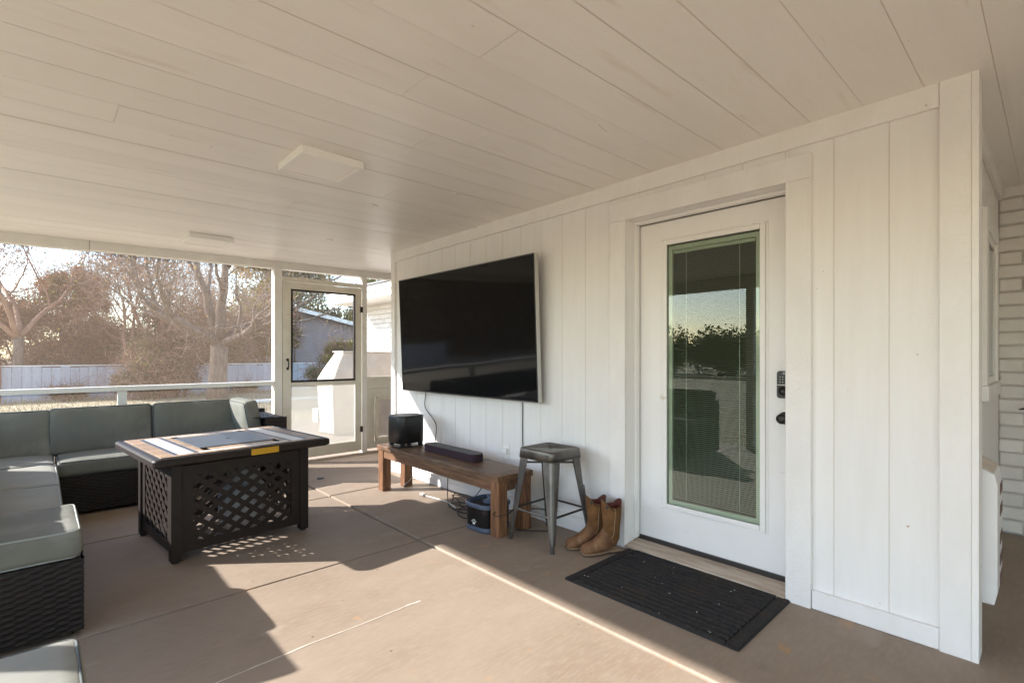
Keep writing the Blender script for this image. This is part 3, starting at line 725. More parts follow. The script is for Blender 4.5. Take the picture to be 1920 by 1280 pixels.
# ------------------------------------------------------------------ bench with speaker and soundbar
BZ = .415
t = thing('bench', 'rustic brown wooden bench under the television', 'bench', (2.385, 3.345, .006), R(-0.6))
hl, hd_ = .835, .165
for k, (a, b) in enumerate(((-hd_, -.055), (-.0545, .0545), (.055, hd_))):
    obj('top_board', MB().box(a + .0006, b - .0006, -hl + .076, hl - .076, BZ - .046, BZ - .006), 'benchtop', t, bevel=.003)
for s in (-1, 1):
    y0, y1 = (-hl, -hl + .075) if s < 0 else (hl - .075, hl)
    obj('end_board', MB().box(-hd_, hd_, y0, y1, BZ - .046, BZ - .0055), 'benchwood', t, bevel=.003)
for sx in (-1, 1):
    for sy in (-1, 1):
        cx, cy = sx * (hd_ - .012 - .041), sy * (hl - .006 - .041)
        obj('leg', MB().box(cx - .041, cx + .041, cy - .041, cy + .041, 0, BZ - .0465), 'benchleg', t, bevel=.004)
for sx in (-1, 1):
    obj('apron', MB().box(sx * .13 - .014, sx * .13 + .014, -hl + .0885, hl - .0885, BZ - .118, BZ - .0467), 'benchwood', t, bevel=.003)
for sy in (-1, 1):
    obj('apron', MB().box(-.0695, .0695, sy * .80 - .014, sy * .80 + .014, BZ - .118, BZ - .0467), 'benchwood', t, bevel=.003)

TZ = BZ + .0012
t = thing('subwoofer', 'black box subwoofer standing on the far end of the bench', 'subwoofer', (2.405, 3.975, TZ), R(0))
w_, d_ = .27, .25
pts = rrect(w_, d_, .07, 7)
b = MB().loft([[(x, y, .035) for x, y in pts], [(x, y, .262) for x, y in pts], [(x * .985, y * .985, .269) for x, y in pts]])
obj('cabinet', b, 'blackplastic', t, smooth=False).data.shade_smooth()
obj('top_cap', MB().loft([[(x * .97, y * .97, .2692) for x, y in pts], [(x * .95, y * .95, .2725) for x, y in pts]]), 'bartop', t)
obj('base_plate', MB().loft([[(x * .96, y * .96, 0) for x, y in pts], [(x * .99, y * .99, .007) for x, y in pts]]), 'blackplastic', t)
for (a, c) in ((-.09, -.095), (.09, -.095), (-.09, .095), (.09, .095)):
    obj('foot', MB().box(a - .02, a + .02, c - .012, c + .012, .0072, .0348), 'blackplastic', t, bevel=.003)
t = thing('soundbar', 'long low maroon and black soundbar lying on the bench', 'soundbar', (2.425, 3.305, TZ), R(-0.5))
pts = rrect(.115, .70, .045, 6)
obj('grille', MB().loft([[(x, y, .003) for x, y in pts], [(x * 1.0, y * 1.0, .010) for x, y in pts], [(x, y, .05) for x, y in pts], [(x * .99, y * .995, .058) for x, y in pts]]), 'maroon', t)
obj('top_plate', MB().loft([[(x * .98, y * .99, .0582) for x, y in pts], [(x * .97, y * .985, .062) for x, y in pts]]), 'bartop', t)
obj('foot', MB().box(-.03, .03, -.25, -.2, 0, .003).box(-.03, .03, .2, .25, 0, .003), 'blackplastic', t)

# ------------------------------------------------------------------ wall outlet and cables
t = thing('wall_outlet', 'small white electric outlet with adapter low on the wall behind soundbar', 'outlet', (XW, 2.99, .45))
obj('plate', MB().box(-.006, -.0004, -.035, .035, -.057, .057), 'fixture', t, bevel=.002)
obj('adapter', MB().box(-.03, -.0065, -.022, .022, -.01, .03), 'fixture', t, bevel=.003)
def cable(name, pts, rad, label, mat='cord', per=6):
    m = MB().tube(smoothpath(pts, per), rad, 6)
    return tag(obj(name, m, mat, smooth=True), label, 'cable')
cable('power_cable', [(2.70, 4.10, .90), (2.715, 4.13, .84), (2.715, 4.135, .72), (2.715, 4.0, .62), (2.715, 3.95, .55), (2.69, 3.94, .40), (2.66, 3.94, .30)], .004, 'thin black cable hanging from the television to the bench, left one')
cable('power_cable', [(2.70, 2.80, .92), (2.722, 2.80, .86), (2.722, 2.80, .60), (2.722, 2.79, .36), (2.70, 2.79, .12)], .0035, 'straight thin black cable running down the wall beneath the television')
cable('power_cable', [(2.62, 3.95, .40), (2.60, 3.98, .25), (2.55, 4.03, .14), (2.47, 4.08, .03)], .0035, 'short black cable dangling under the bench with a plug end')
p = MB().tube([(2.475, 4.075, .04), (2.455, 4.09, .012)], [.009, .011], 8)
tag(obj('cable_plug', p, 'cord'), 'small black plug at the end of the dangling cable under the bench', 'plug')
cable('power_cable', [(2.60, 3.6, .30), (2.58, 3.58, .16), (2.52, 3.5, .03), (2.40, 3.3, .012), (2.38, 3.1, .012), (2.45, 3.0, .012), (2.5, 2.95, .02)], .004, 'black cable dropping from the bench onto the floor beside the fountain')
coil = []
for k in range(46):
    a = k * .42; r = .13 + .03 * math.sin(k * .7)
    coil.append((2.48 + .75 * r * math.cos(a) + .002 * k * .3, 3.22 + r * math.sin(a), .013 + .10 * max(0, math.sin(a * .5 + .6)) * (0.4 + .6 * (k % 9) / 9)))
cable('power_cable', coil, .0038, 'loose black coil of cable on the floor under the bench', per=4)
cable('power_cable', [(2.62, 3.05, .3), (2.56, 3.07, .2), (2.47, 3.14, .06), (2.40, 3.18, .014), (2.33, 3.10, .013), (2.31, 2.98, .013), (2.36, 2.86, .05)], .004, 'black cable slanting from the bench down to the fountain side')
cable('power_cable', [(2.46, 2.70, .10), (2.56, 2.62, .11), (2.64, 2.50, .12), (2.66, 2.42, .10), (2.60, 2.36, .02), (2.5, 2.45, .012), (2.42, 2.55, .012)], .004, 'black cable looping behind the stool near the wall')
cable('white_cable', [(2.42, 3.72, .016), (2.45, 3.6, .012), (2.46, 3.45, .012), (2.43, 3.3, .012), (2.40, 3.22, .012)], .005, 'white cable with metal plug lying on the floor under the bench', 'whitecord')
pw = MB().box(2.405, 2.44, 3.70, 3.76, .007, .03)
tag(obj('cable_plug', pw, 'silver', bevel=.006), 'silvery plug end of the white cable on the floor', 'plug')
m = MB().tube(smoothpath([(2.30, 2.56, .20), (2.255, 2.55, .185), (2.19, 2.535, .165), (2.20, 2.46, .175), (2.26, 2.44, .19), (2.31, 2.455, .20)], 6), .003, 6)
tag(obj('power_cable', m, 'cord', smooth=True), 'thin black cable wrapped around the near bench leg', 'cable')

# ------------------------------------------------------------------ pet water fountain
t = thing('pet_fountain', 'dark pet water fountain with blue grey rim under the bench', 'pet fountain', (2.325, 2.745, .006), R(3))
pts = rrect(.26, .26, .075, 7)
def rg(s, z): return [(x * s, y * s, z) for x, y in pts]
obj('base', MB().loft([rg(.93, 0), rg(1.0, .012), rg(.985, .035)]), 'fountgrey', t, smooth=False)
obj('tank', MB().loft([rg(.965, .0352), rg(.985, .16)]), 'fountdark', t)
obj('rim', MB().loft([rg(.985, .1602), rg(1.03, .165), rg(1.04, .185), rg(1.0, .192), rg(.86, .186), rg(.84, .170)], cap1=False), 'fountgrey', t)
obj('tray', MB().loft([rg(.843, .165), rg(.843, .172)]), 'bartop', t)
obj('spout', MB().lathe((.02, .0, .1722), [(.05, 0), (.045, .012), (.022, .02), (.016, .035), (.02, .045), (.008, .05)], 18), 'fountgrey', t, smooth=True)
pw = MB()
def disc(cy, cz_, ry, rz, n=14): pw.add([(-.1292, cy + ry * math.cos(2 * math.pi * i / n), cz_ + rz * math.sin(2 * math.pi * i / n)) for i in range(n)], [tuple(range(n))])
disc(0, .058, .013, .010)
for (yy, zz) in ((-.018, .070), (-.007, .079), (.007, .079), (.018, .070)): disc(yy, zz, .0045, .006, 10)
pwm = MB().add(pw.v, pw.f)
obj('paw_mark', pwm, 'pawmark', t).location = (-.0025, -.0, 0)

# ------------------------------------------------------------------ metal stool
t = thing('metal_stool', 'square grey steel stool between the bench and the boots', 'stool', (2.475, 2.285, .006), R(1))
ZT = .607
outer = rrect(.30, .30, .035, 7)
def stad(w, h, n):   # slot, same count as outer
    out = []
    for (x, y) in outer:
        a = math.atan2(y, x); c, s = math.cos(a), math.sin(a)
        k = min(w / max(abs(c), 1e-6), h / max(abs(s), 1e-6)); out.append((c * k, s * k))
    return out
slot = stad(.012, .042, 0)
def at(pts, s, z): return [(x * s, y * s, z) for x, y in pts]
m = MB()
m.loft([at(slot, 1, ZT - .02), at(slot, 1, ZT - .007), at(outer, .86, ZT - .007), at(outer, .90, ZT - .002), at(outer, .94, ZT), at(outer, .985, ZT - .004), at(outer, 1.0, ZT - .016), at(outer, 1.03, ZT - .065), at(outer, 1.015, ZT - .065), at(outer, .97, ZT - .02)], cap0=True, cap1=True)
obj('seat', m, 'gunmetal', t, smooth=True)
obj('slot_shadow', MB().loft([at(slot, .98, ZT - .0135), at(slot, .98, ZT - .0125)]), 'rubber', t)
for sx in (-1, 1):
    for sy in (-1, 1):
        rings = []
        for (f, w, th) in ((0, .078, .003), (.12, .075, .003), (.5, .052, .003), (.8, .033, .003), (.93, .026, .003)):
            px = sx * (.142 + (.192 - .142) * f); py = sy * (.142 + (.192 - .142) * f); z = ZT - .030 - f * (ZT - .030)
            r_ = min(.02, w * .35)
            # folded channel, opening to the middle
            pr = [(0 - w, 0), (-r_, 0), (-r_ * .3, -r_ * .3), (0, -r_), (0, -w), (-.004, -w), (-.004, -r_ - .003), (-r_ * .35 - .003, -r_ * .35 - .003), (-r_ - .003, -.004), (-w, -.004)]
            ring = [(px + sx * (a + .0), py + sy * (b + .0), z) for a, b in pr]
            if sx * sy < 0: ring = ring[::-1]
            rings.append(ring)
        lg = obj('leg', MB().loft(rings), 'gunmetal', t, smooth=False)
        ft = MB().tube([(sx * .181, sy * .181, .045), (sx * .184, sy * .184, .0)], [.0115, .013], 12)
        obj('foot', ft, 'darksteel', lg)
        rb = MB().tube([(sx * (.1585), sy * (.1585), .36), (sx * .178, sy * .178, .12)], [.004, .004], 6)
        obj('rib', rb, 'gunmetal', lg)
for (p0, p1) in (((-.168, -.168), (-.168, .168)), ((-.168, .168), (.168, .168)), ((.168, .168), (.168, -.168)), ((.168, -.168), (-.168, -.168))):
    m = MB().tube([(*p0, .205), ((p0[0] * .86 + p1[0] * .14), (p0[1] * .86 + p1[1] * .14), .205), ((p0[0] * .14 + p1[0] * .86), (p0[1] * .14 + p1[1] * .86), .205), (*p1, .205)], [.005, .0075, .0075, .005], 8)
    obj('crossbar', m, 'gunmetal' if p0[0] < 0 and p1[0] < 0 else 'darksteel', t, smooth=True)
for s in (-1, 1):
    m = MB().box(-.19, .19, -.006, .006, .515, .527) if s > 0 else MB().box(-.19, .19, -.006, .006, .5015, .5135)
    o = obj('brace', m, 'darksteel', t); o.rotation_euler = (0, 0, R(45 * s))

# ------------------------------------------------------------------ boots
def boot(name, loc, rz, label, lean=0.0):
    t = thing(name, label, 'boot', loc, rz, 'pair of brown western boots by the door')
    prof = [((.296, .034), (.297, .022), .020), ((.290, .050), (.291, .012), .036), ((.272, .062), (.274, .010), .045), ((.240, .072), (.238, .009), .050), ((.205, .088), (.195, .009), .0515), ((.175, .110), (.145, .014), .047),
            ((.152, .135), (.085, .026), .042), ((.138, .158), (.030, .045), .040), ((.132, .178), (.008, .085), .041), ((.131, .200), (.006, .130), .043), ((.134, .225), (.003, .180), .048),
            ((.138, .252), (-.001, .225), .053), ((.141, .285), (-.004, .270), .057), ((.143, .320), (-.006, .315), .060)]
    n = 24; rings = []
    for k, (A, B, w) in enumerate(prof):
        A = Vector((A[0], 0, A[1])); B = Vector((B[0], 0, B[1])); c = (A + B) / 2; h = (A - B) / 2
        ring = []
        for i in range(n):
            a = 2 * math.pi * i / n
            cc, ss = math.cos(a), math.sin(a)
            ex = .72 if k < 5 else .9
            cc2 = math.copysign(abs(cc) ** ex, cc); ss2 = math.copysign(abs(ss) ** ex, ss)
            p = c + h * cc2 + Vector((0, w * ss2, 0))
            dent = .004 * noise.noise((p.x * 22 + rz * 3, p.y * 22, p.z * 22))
            p += Vector((dent, dent * .8, dent * .5 if k < 11 else 0))
            ring.append(p)
        rings.append(ring)
    # scalloped top: high front and back, dipping at the sides
    top = []
    for i, p in enumerate(rings[-1]):
        a = 2 * math.pi * i / n
        top.append(Vector((p.x, p.y, p.z + .030 * abs(math.cos(a)) ** 1.5 - .030 * abs(math.sin(a)) ** 3)))
    pre = [Vector((p.x, p.y, p.z - .012 * abs(math.sin(2 * math.pi * i / n)) ** 3)) for i, p in enumerate(rings[-1])]
    rings[-1] = pre; rings.append(top)
    cut = 7
    sh = MB().loft(rings[cut:], False, False)
    obj('shaft', sh, 'leather', t, smooth=True)
    obj('vamp', MB().loft(rings[:cut + 1] + [[p * 1 for p in rings[cut + 1]]], True, False) if False else MB().loft(rings[:cut + 1], True, False), 'vamp', t, smooth=True)
    ctr = sum(top, Vector()) / n
    inn = [[ctr.lerp(p, .975) + Vector((0, 0, p.z - ctr.lerp(p, .975).z)) for p in top]]
    for k in (13, 12, 11, 10):
        c = sum(rings[k], Vector()) / n; inn.append([c.lerp(p, .95) for p in rings[k]])
    obj('lining', MB().loft(inn, False, True), 'lining', t, smooth=True)
    rim = MB().tube(top, .0028, 6, closed=True)
    obj('top_binding', rim, 'sole', t, smooth=True)
    # seam down each side, pull hole near the top
    for s in (1, -1):
        m = MB(); seam = []
        i = 6 if s > 0 else 18
        for k in range(cut, len(rings)): seam.append(rings[k][i] + Vector((0, s * .0015, 0)))
        obj('side_seam', MB().tube(seam, .0026, 6), 'welt', t, smooth=True)
    for (fr, s) in ((3, 1), (-3, -1), (9, 1), (15, -1)):
        p = rings[12][fr % n].lerp(rings[13][fr % n], .8); q = ctr.copy(); q.z = p.z
        d = (p - q).normalized()
        m = MB(); u = d.cross(Vector((0, 0, 1))).normalized(); r_ = .011
        m.add([p + d * .0022 + (u * math.cos(2 * math.pi * k / 14) + Vector((0, 0, 1)) * math.sin(2 * math.pi * k / 14)) * r_ for k in range(14)], [tuple(range(14))])
        obj('pull_hole', m, 'rubber', t)
    # sole, heel, welt
    outl = []
    for x, w in ((.300, .030), (.290, .045), (.262, .053), (.225, .056), (.185, .053), (.14, .043), (.09, .037), (.04, .037), (.008, .030)): outl.append((x, w))
    pts = [(x, w) for x, w in outl] + [(x, -w) for x, w in outl[::-1]]
    obj('welt', MB().prism(pts[::-1], .0125, .0165), 'welt', t)
    fp = [q for q in outl if q[0] > .1]
    obj('sole', MB().prism(([(x, w * .98) for x, w in fp] + [(x, -w * .98) for x, w in fp[::-1]])[::-1], 0, .0123), 'sole', t, bevel=.002)
    hp_ = [(.085, .036), (.04, .036), (.010, .030)]
    obj('heel', MB().prism(([(x, w) for x, w in hp_] + [(x, -w) for x, w in hp_[::-1]])[::-1], -.0, .0124), 'sole', t, bevel=.002)
    t.rotation_euler = (lean, 0, rz)
    t.scale = (.86, .92, .93)
    return t
boot('boot', (2.64, 1.848, .0075), R(153), 'scuffed brown western boot nearer the doormat', 0)
boot('boot', (2.64, 1.965, .0075), R(150), 'brown western boot nearer the stool, partly hidden', 0)

# ------------------------------------------------------------------ door mat
t = thing('doormat', 'black ribbed doormat in front of the glazed door', 'doormat', (2.402, 1.355, .0065), R(.5))
mw, md = .314, .468
obj('backing', MB().prism(rrect(mw * 2, md * 2, .012, 3), 0, .005), 'matrim', t)
for s_ in (-1, 1): obj('border', MB().box(-mw + .004, mw - .004, s_ * (md - .0295) - .0255, s_ * (md - .0295) + .0255, .0052, .010), 'mat', t, bevel=.003)
for k in range(15):
    x = -mw + .02 + k * (2 * mw - .04) / 14.0
    n = 40; vs = []; fs = []
    prof = [(-.0155, .0052), (-.010, .0125), (0, .0145), (.010, .0125), (.0155, .0052)]
    rr_ = random.Random(k)
    for j in range(n + 1):
        y = -md + .062 + (2 * md - .124) * j / n
        for (a, b) in prof: vs.append((x + a + rr_.uniform(-.0012, .0012), y, b + rr_.uniform(-.0008, .0008)))
    for j in range(n):
        for i in range(4): fs.append((j * 5 + i, j * 5 + i + 1, (j + 1) * 5 + i + 1, (j + 1) * 5 + i))
    obj('rib', MB().add(vs, fs), 'mat', t, smooth=True)
lint = MB(); rnd = random.Random(21)
for k in range(16):
    x, y = rnd.uniform(-mw + .02, mw - .02), rnd.uniform(-md + .06, md - .03); a = rnd.uniform(0, 6.28); l_ = rnd.uniform(.002, .007); w = rnd.uniform(.0008, .002)
    c, s2 = math.cos(a), math.sin(a)
    lint.add([(x - c * l_ - s2 * w, y - s2 * l_ + c * w, .0152), (x + c * l_ - s2 * w, y + s2 * l_ + c * w, .0156), (x + c * l_ + s2 * w, y + s2 * l_ - c * w, .0152), (x - c * l_ + s2 * w, y - s2 * l_ - c * w, .0162)], [(0, 1, 2, 3)])
tag(obj('mat_lint', lint, 'fixture', t), kind='stuff')

# ------------------------------------------------------------------ fire table
FT = thing('fire_pit_table', 'dark bronze gas fire table with tiled top and lattice sides', 'fire table', (.936, 3.915, 0), R(5.2))
TW, TD, TH = .525, .485, .640
pts = rrect(TW * 2, TD * 2, .03, 4)
def rr2(s, z): return [(x - math.copysign(s, x), y - math.copysign(s, y), z) for x, y in pts]
ttop = obj('tabletop', MB().loft([rr2(.012, TH - .05), rr2(.0, TH - .042), rr2(.0, TH - .014), rr2(.004, TH - .005), rr2(.012, TH - .001), rr2(.02, TH - .001), rr2(.022, TH - .004)]), 'tableframe', FT)
obj('grout_bed', MB().box(-TW + .045, TW - .045, -TD + .045, TD - .045, TH - .0038, TH - .0012), 'grout', ttop)
def tile(x0, x1, y0, y1, mat):
    obj('tile', MB().box(x0 + .0012, x1 - .0012, y0 + .0012, y1 - .0012, TH - .0011, TH + .0012), mat, ttop, bevel=.0012, seg=1)
X0, X1, Y0, Y1 = -TW + .046, TW - .046, -TD + .046, TD - .046
# outer tan edge rows
nx = 14
for k in range(nx):
    a, b = X0 + (X1 - X0) * k / nx, X0 + (X1 - X0) * (k + 1) / nx
    tile(a, b, Y0, Y0 + .045, 'tiletan'); tile(a, b, Y1 - .045, Y1, 'tiletan')
# white mosaic rows
ya, yb = Y0 + .045, Y0 + .085
nw = 19; wx0, wx1 = X0 + .21, X1 - .21
for k in range(nw):
    a, b = wx0 + (wx1 - wx0) * k / nw, wx0 + (wx1 - wx0) * (k + 1) / nw
    tile(a, b, ya, yb, 'tilewhite'); tile(a, b, Y1 - .085, Y1 - .045, 'tilewhite')
for s in (-1, 1):
    def sx(a, b): return (X0 + a, X0 + b) if s < 0 else (X1 - b, X1 - a)
    nt = 8
    for k in range(nt):
        c, d = Y0 + .045 + (Y1 - Y0 - .09) * k / nt, Y0 + .045 + (Y1 - Y0 - .09) * (k + 1) / nt
        a, b = sx(0, .075); tile(a, b, c, d, 'tiletan')
        a, b = sx(.103, .182); tile(a, b, c, d, 'tilewhite')
    for k in range(5):
        c, d = Y0 + .045 + (Y1 - Y0 - .09) * k / 5, Y0 + .045 + (Y1 - Y0 - .09) * (k + 1) / 5
        a, b = sx(.075, .103); tile(a, b, c, d, 'tileslate'); a, b = sx(.182, .21); tile(a, b, c, d, 'tileslate')
    for k in range(6):
        c, d = Y0 + .085 + (Y1 - Y0 - .17) * k / 6, Y0 + .085 + (Y1 - Y0 - .17) * (k + 1) / 6
        a, b = sx(.21, .285); tile(a, b, c, d, 'tiletan')
lx0, lx1, ly0, ly1 = X0 + .285, X1 - .285, Y0 + .17, Y1 - .17
lx0, lx1 = -.235, .235
for k in range(8):
    a, b = lx0 + (lx1 - lx0) * k / 8, lx0 + (lx1 - lx0) * (k + 1) / 8
    tile(a, b, Y0 + .085, ly0, 'tiletan'); tile(a, b, ly1, Y1 - .085, 'tiletan')
for s in (-1, 1):
    for k in range(5):
        c, d = Y0 + .085 + (Y1 - Y0 - .17) * k / 5, Y0 + .085 + (Y1 - Y0 - .17) * (k + 1) / 5
        if s < 0 and X0 + .285 < lx0 - .01: tile(X0 + .285, lx0, c, d, 'tiletan')
        if s > 0 and X1 - .285 > lx1 + .01: tile(lx1, X1 - .285, c, d, 'tiletan')
obj('burner_lid', MB().box(lx0 + .003, lx1 - .003, ly0 + .003, ly1 - .003, TH - .001, TH + .006), 'burnerlid', ttop, bevel=.003)
obj('lid_hole', MB().cyl((.02, 0), .016, TH + .0062, TH + .0068, 16), 'rubber', ttop)
obj('yellow_label', MB().box(-.01, .16, -TD - .0012, -TD - .0002, TH - .046, TH - .008), 'yellow', ttop)
# base: four legs, rails, lattice panels
BX, BY = .385, .35
for sx_ in (-1, 1):
    for sy_ in (-1, 1):
        lg = MB().box(sx_ * BX - .028, sx_ * BX + .028, sy_ * BY - .028, sy_ * BY + .028, .012, TH - .051)
        l_ = obj('leg', lg, 'tableframe', FT, bevel=.003)
        obj('foot', MB().cyl((sx_ * BX, sy_ * BY), .02, 0, .0118, 14), 'rubber', l_)
def lattice(w, z0, z1, oz0, oz1, ow, name):
    """panel in local XZ plane, centred: solid frame + woven diagonal strips over the opening"""
    par = MB()
    par.box(-w, -ow, -.008, .008, z0, z1); par.box(ow, w, -.008, .008, z0, z1)
    par.box(-ow + .0002, ow - .0002, -.008, .008, z0, oz0); par.box(-ow + .0002, ow - .0002, -.008, .008, oz1, z1)
    # rounded inner corners
    for sx_ in (-1, 1):
        for (zc, sz) in ((oz0, 1), (oz1, -1)):
            r_ = .045; arc = [(sx_ * ow, zc)]
            for k in range(6):
                a = R(90 * k / 5); arc.append((sx_ * (ow - r_ + r_ * math.sin(a)), zc + sz * (r_ - r_ * math.cos(a))))
            n = len(arc)
            par.add([(x, -.0075, z) for x, z in arc] + [(x, .0075, z) for x, z in arc], [tuple(range(n)), tuple(range(n, 2 * n))[::-1]] + [(i, (i + 1) % n, n + (i + 1) % n, n + i) for i in range(n)])
    strips = []
    px = .105; hwid = .0150
    ang = math.atan2(.080, .103); d1 = Vector((math.cos(ang), math.sin(ang)))
    for fam in (1, -1):
        d = Vector((d1.x, d1.y * fam)); nrm = Vector((-d.y, d.x)) * fam
        H = oz1 - oz0
        for k in range(-12, 13):
            c = Vector((k * px, oz0 if fam > 0 else oz0))
            # centre line clipped to opening (grown a little so ends tuck into the frame)
            ts = []
            x0_, x1_, zz0, zz1 = -ow - .003, ow + .003, oz0 - .003, oz1 + .003
            t0, t1 = -5.0, 5.0
            for (p_, dd, lo, hi) in ((c.x, d.x, x0_, x1_), (c.y, d.y, zz0, zz1)):
                a, b = (lo - p_) / dd, (hi - p_) / dd
                if a > b: a, b = b, a
                t0, t1 = max(t0, a), min(t1, b)
            if t1 - t0 < .05: continue
            a_, b_ = c + d * t0, c + d * t1
            nseg = max(2, int((t1 - t0) / .030)); rings = []
            for q in range(nseg + 1):
                pt = a_.lerp(b_, q / nseg)
                yo = .0022 * fam
                rings.append([(pt.x - nrm.x * hwid, yo - .0019, pt.y - nrm.y * hwid), (pt.x + nrm.x * hwid, yo - .0019, pt.y + nrm.y * hwid), (pt.x + nrm.x * hwid, yo + .0019, pt.y + nrm.y * hwid), (pt.x - nrm.x * hwid, yo + .0019, pt.y - nrm.y * hwid)])
            strips.append(MB().loft([rings[0], rings[-1]]))
    return par, strips
def panel(w, loc, rz):
    par, strips = lattice(w, .052, TH - .075, .105, TH - .135, w - .062, 'p')
    p = obj('lattice_panel', par, 'tableframe', FT); p.location = loc; p.rotation_euler = (0, 0, rz)
    for s_ in strips: obj('lattice_strip', s_, 'tableframe', p)
panel(BX - .0285, (0, -BY - .008, 0), 0)
panel(BX - .0285, (0, BY + .008, 0), 0)
panel(BY - .0285, (-BX - .008, 0, 0), R(90))
panel(BY - .0285, (BX + .008, 0, 0), R(90))
obj('burner_box', MB().box(-.26, .26, -.16, .16, TH - .13, TH - .052), 'darksteel', FT)
tk = thing('gas_tank', 'pale grey gas cylinder standing inside the fire table', 'gas cylinder', (1.05, 3.90, .0))
obj('body', MB().lathe((0, 0, 0), [(.10, .0), (.11, .02), (.11, .03), (.13, .045), (.152, .08), (.155, .12), (.155, .25), (.145, .30), (.11, .335), (.05, .35)], 28), 'tank', tk, smooth=True)
obj('collar', MB().lathe((0, 0, .325), [(.10, 0), (.105, .11), (.10, .112), (.095, .0)], 24), 'tank', tk, smooth=True)
obj('valve', MB().cyl((0, 0), .025, .3505, .42, 12), 'brass', tk)

# ------------------------------------------------------------------ sectional sofa
cush_id = [0]
def cushion(w, d, h, r=.03, puff=.012, seed=0, wr=.004):
    bm = bmesh.new(); bmesh.ops.create_cube(bm, size=2.0)
    bmesh.ops.subdivide_edges(bm, edges=bm.edges[:], cuts=13, use_grid_fill=True)
    hx, hy, hz = w / 2, d / 2, h / 2
    for v in bm.verts:
        x, y, z = v.co
        # spread samples towards the edges so the rounding is well resolved
        def sp(a): return math.copysign(1 - (1 - abs(a)) ** 1.6, a)
        p = Vector((sp(x) * hx, sp(y) * hy, z * hz))
        q = Vector((max(-hx + r, min(hx - r, p.x)), max(-hy + r, min(hy - r, p.y)), max(-hz + r, min(hz - r, p.z))))
        dlt = p - q
        if dlt.length > 1e-9: p = q + dlt.normalized() * r
        u, vv = p.x / hx, p.y / hy
        f = (1 - u * u) * (1 - vv * vv); s_ = p.z / hz
        p.z += s_ * puff * f
        # side faces bulge a little, soft folds
        p.x += math.copysign(.004, u) * (1 - s_ * s_) * (abs(u) > .9); p.y += math.copysign(.004, vv) * (1 - s_ * s_) * (abs(vv) > .9)
        nn = noise.noise((p.x * 7 + seed * 13, p.y * 7, p.z * 5 + seed)) + .5 * noise.noise((p.x * 19 + seed, p.y * 9 + seed * 5, 3.1))
        p.z += s_ * wr * nn * (.35 + .65 * (1 - f))
        p.z += s_ * .5 * wr * math.sin((p.x * 26 + 9 * noise.noise((p.y * 4, seed, 0)))) * max(0, abs(vv) - .25)
        v.co = p
    me = bpy.data.meshes.new('cushion'); bm.to_mesh(me); bm.free(); me.shade_smooth()
    pip = MB()
    pts = rrect(w - r * .55, d - r * .55, r * 1.0, 4)
    for s_ in (-1, 1):
        path = []
        for (x, y) in pts: path.append((x, y, s_ * (h / 2 - r * .22)))
        # resample the straights so the piping follows the soft edge
        full = []
        for i in range(len(path)):
            a, b = Vector(path[i]), Vector(path[(i + 1) % len(path)])
            k = max(1, int((b - a).length / .06))
            for q in range(k):
                c = a.lerp(b, q / k); c.z += s_ * wr * .5 * noise.noise((c.x * 7 + seed * 13, c.y * 7, seed)); full.append(c)
        pip.tube(full, .0042, 5, closed=True)
    return me, pip
def add_cushion(par, name, w, d, h, loc, rot=(0, 0, 0), mat='fabric', pipe='piping', puff=.012, wr=.004, r=.03):
    cush_id[0] += 1
    me, pip = cushion(w, d, h, r, puff, cush_id[0], wr)
    me.materials.append(M[mat])
    o = bpy.data.objects.new(name, me); link(o, par); o.location = loc; o.rotation_euler = rot
    obj('piping', pip, pipe, o, smooth=True)
    return o
def wicker_panel(w, h, row=.0125, stake=.042, zt=0.0):
    """woven face in local XZ, outside = -Y"""
    nx = max(4, int(w / (stake / 4))); nz = max(4, int(h / (row / 4)))
    vs = []; fs = []
    for j in range(nz + 1):
        z = h * j / nz; rw = z / row; fr = rw - math.floor(rw); par = int(math.floor(rw)) % 2
        bulge = math.sin(math.pi * fr) ** .6
        for i in range(nx + 1):
            x = -w / 2 + w * i / nx
            ph = math.cos(math.pi * (x / stake + par))
            y = -.0035 * bulge * (.55 + .45 * ph) - .0022 * ph * bulge
            vs.append((x, y, z))
    for j in range(nz):
        for i in range(nx):
            a = j * (nx + 1) + i; fs.append((a, a + 1, a + nx + 2, a + nx + 1))
    return MB().add(vs, fs)
def weave(par, w, h, loc, rz, row=.0125, stake=.042, rx=0.0):
    o = obj('woven_panel', wicker_panel(w, h, row, stake), 'wicker', par, smooth=True)
    o.location = loc; o.rotation_euler = (rx, 0, rz); return o
SZ = .300; CH = .115
def seat_unit(name, label, x0, x1, y0, y1, faces, seat=True, back=None, arm=None, seatmat='fabric', seatpipe='piping', sz=SZ, ch=CH, cushion_inset=.006, backmat='fabric'):
    cx, cy = (x0 + x1) / 2, (y0 + y1) / 2
    t = thing(name, label, 'sofa', (cx, cy, 0.0), 0, 'wicker sectional sofa pieces')
    w, d = x1 - x0, y1 - y0
    obj('wicker_base', MB().box(-w / 2 + .009, w / 2 - .009, -d / 2 + .009, d / 2 - .009, .03, sz - .002), 'wicker', t, bevel=.004)
    for sx_ in (-1, 1):
        for sy_ in (-1, 1):
            obj('foot', MB().cyl((sx_ * (w / 2 - .05), sy_ * (d / 2 - .05)), .02, .001, .0298, 10), 'rubber', t)
    if 'S' in faces: weave(t, w, sz - .025, (0, -d / 2 + .002, .025), 0)
    if 'N' in faces: weave(t, w, sz - .025, (0, d / 2 - .002, .025), R(180))
    if 'E' in faces: weave(t, d, sz - .025, (w / 2 - .002, 0, .025), R(90))
    if 'W' in faces: weave(t, d, sz - .025, (-w / 2 + .002, 0, .025), R(-90))
    return t, w, d
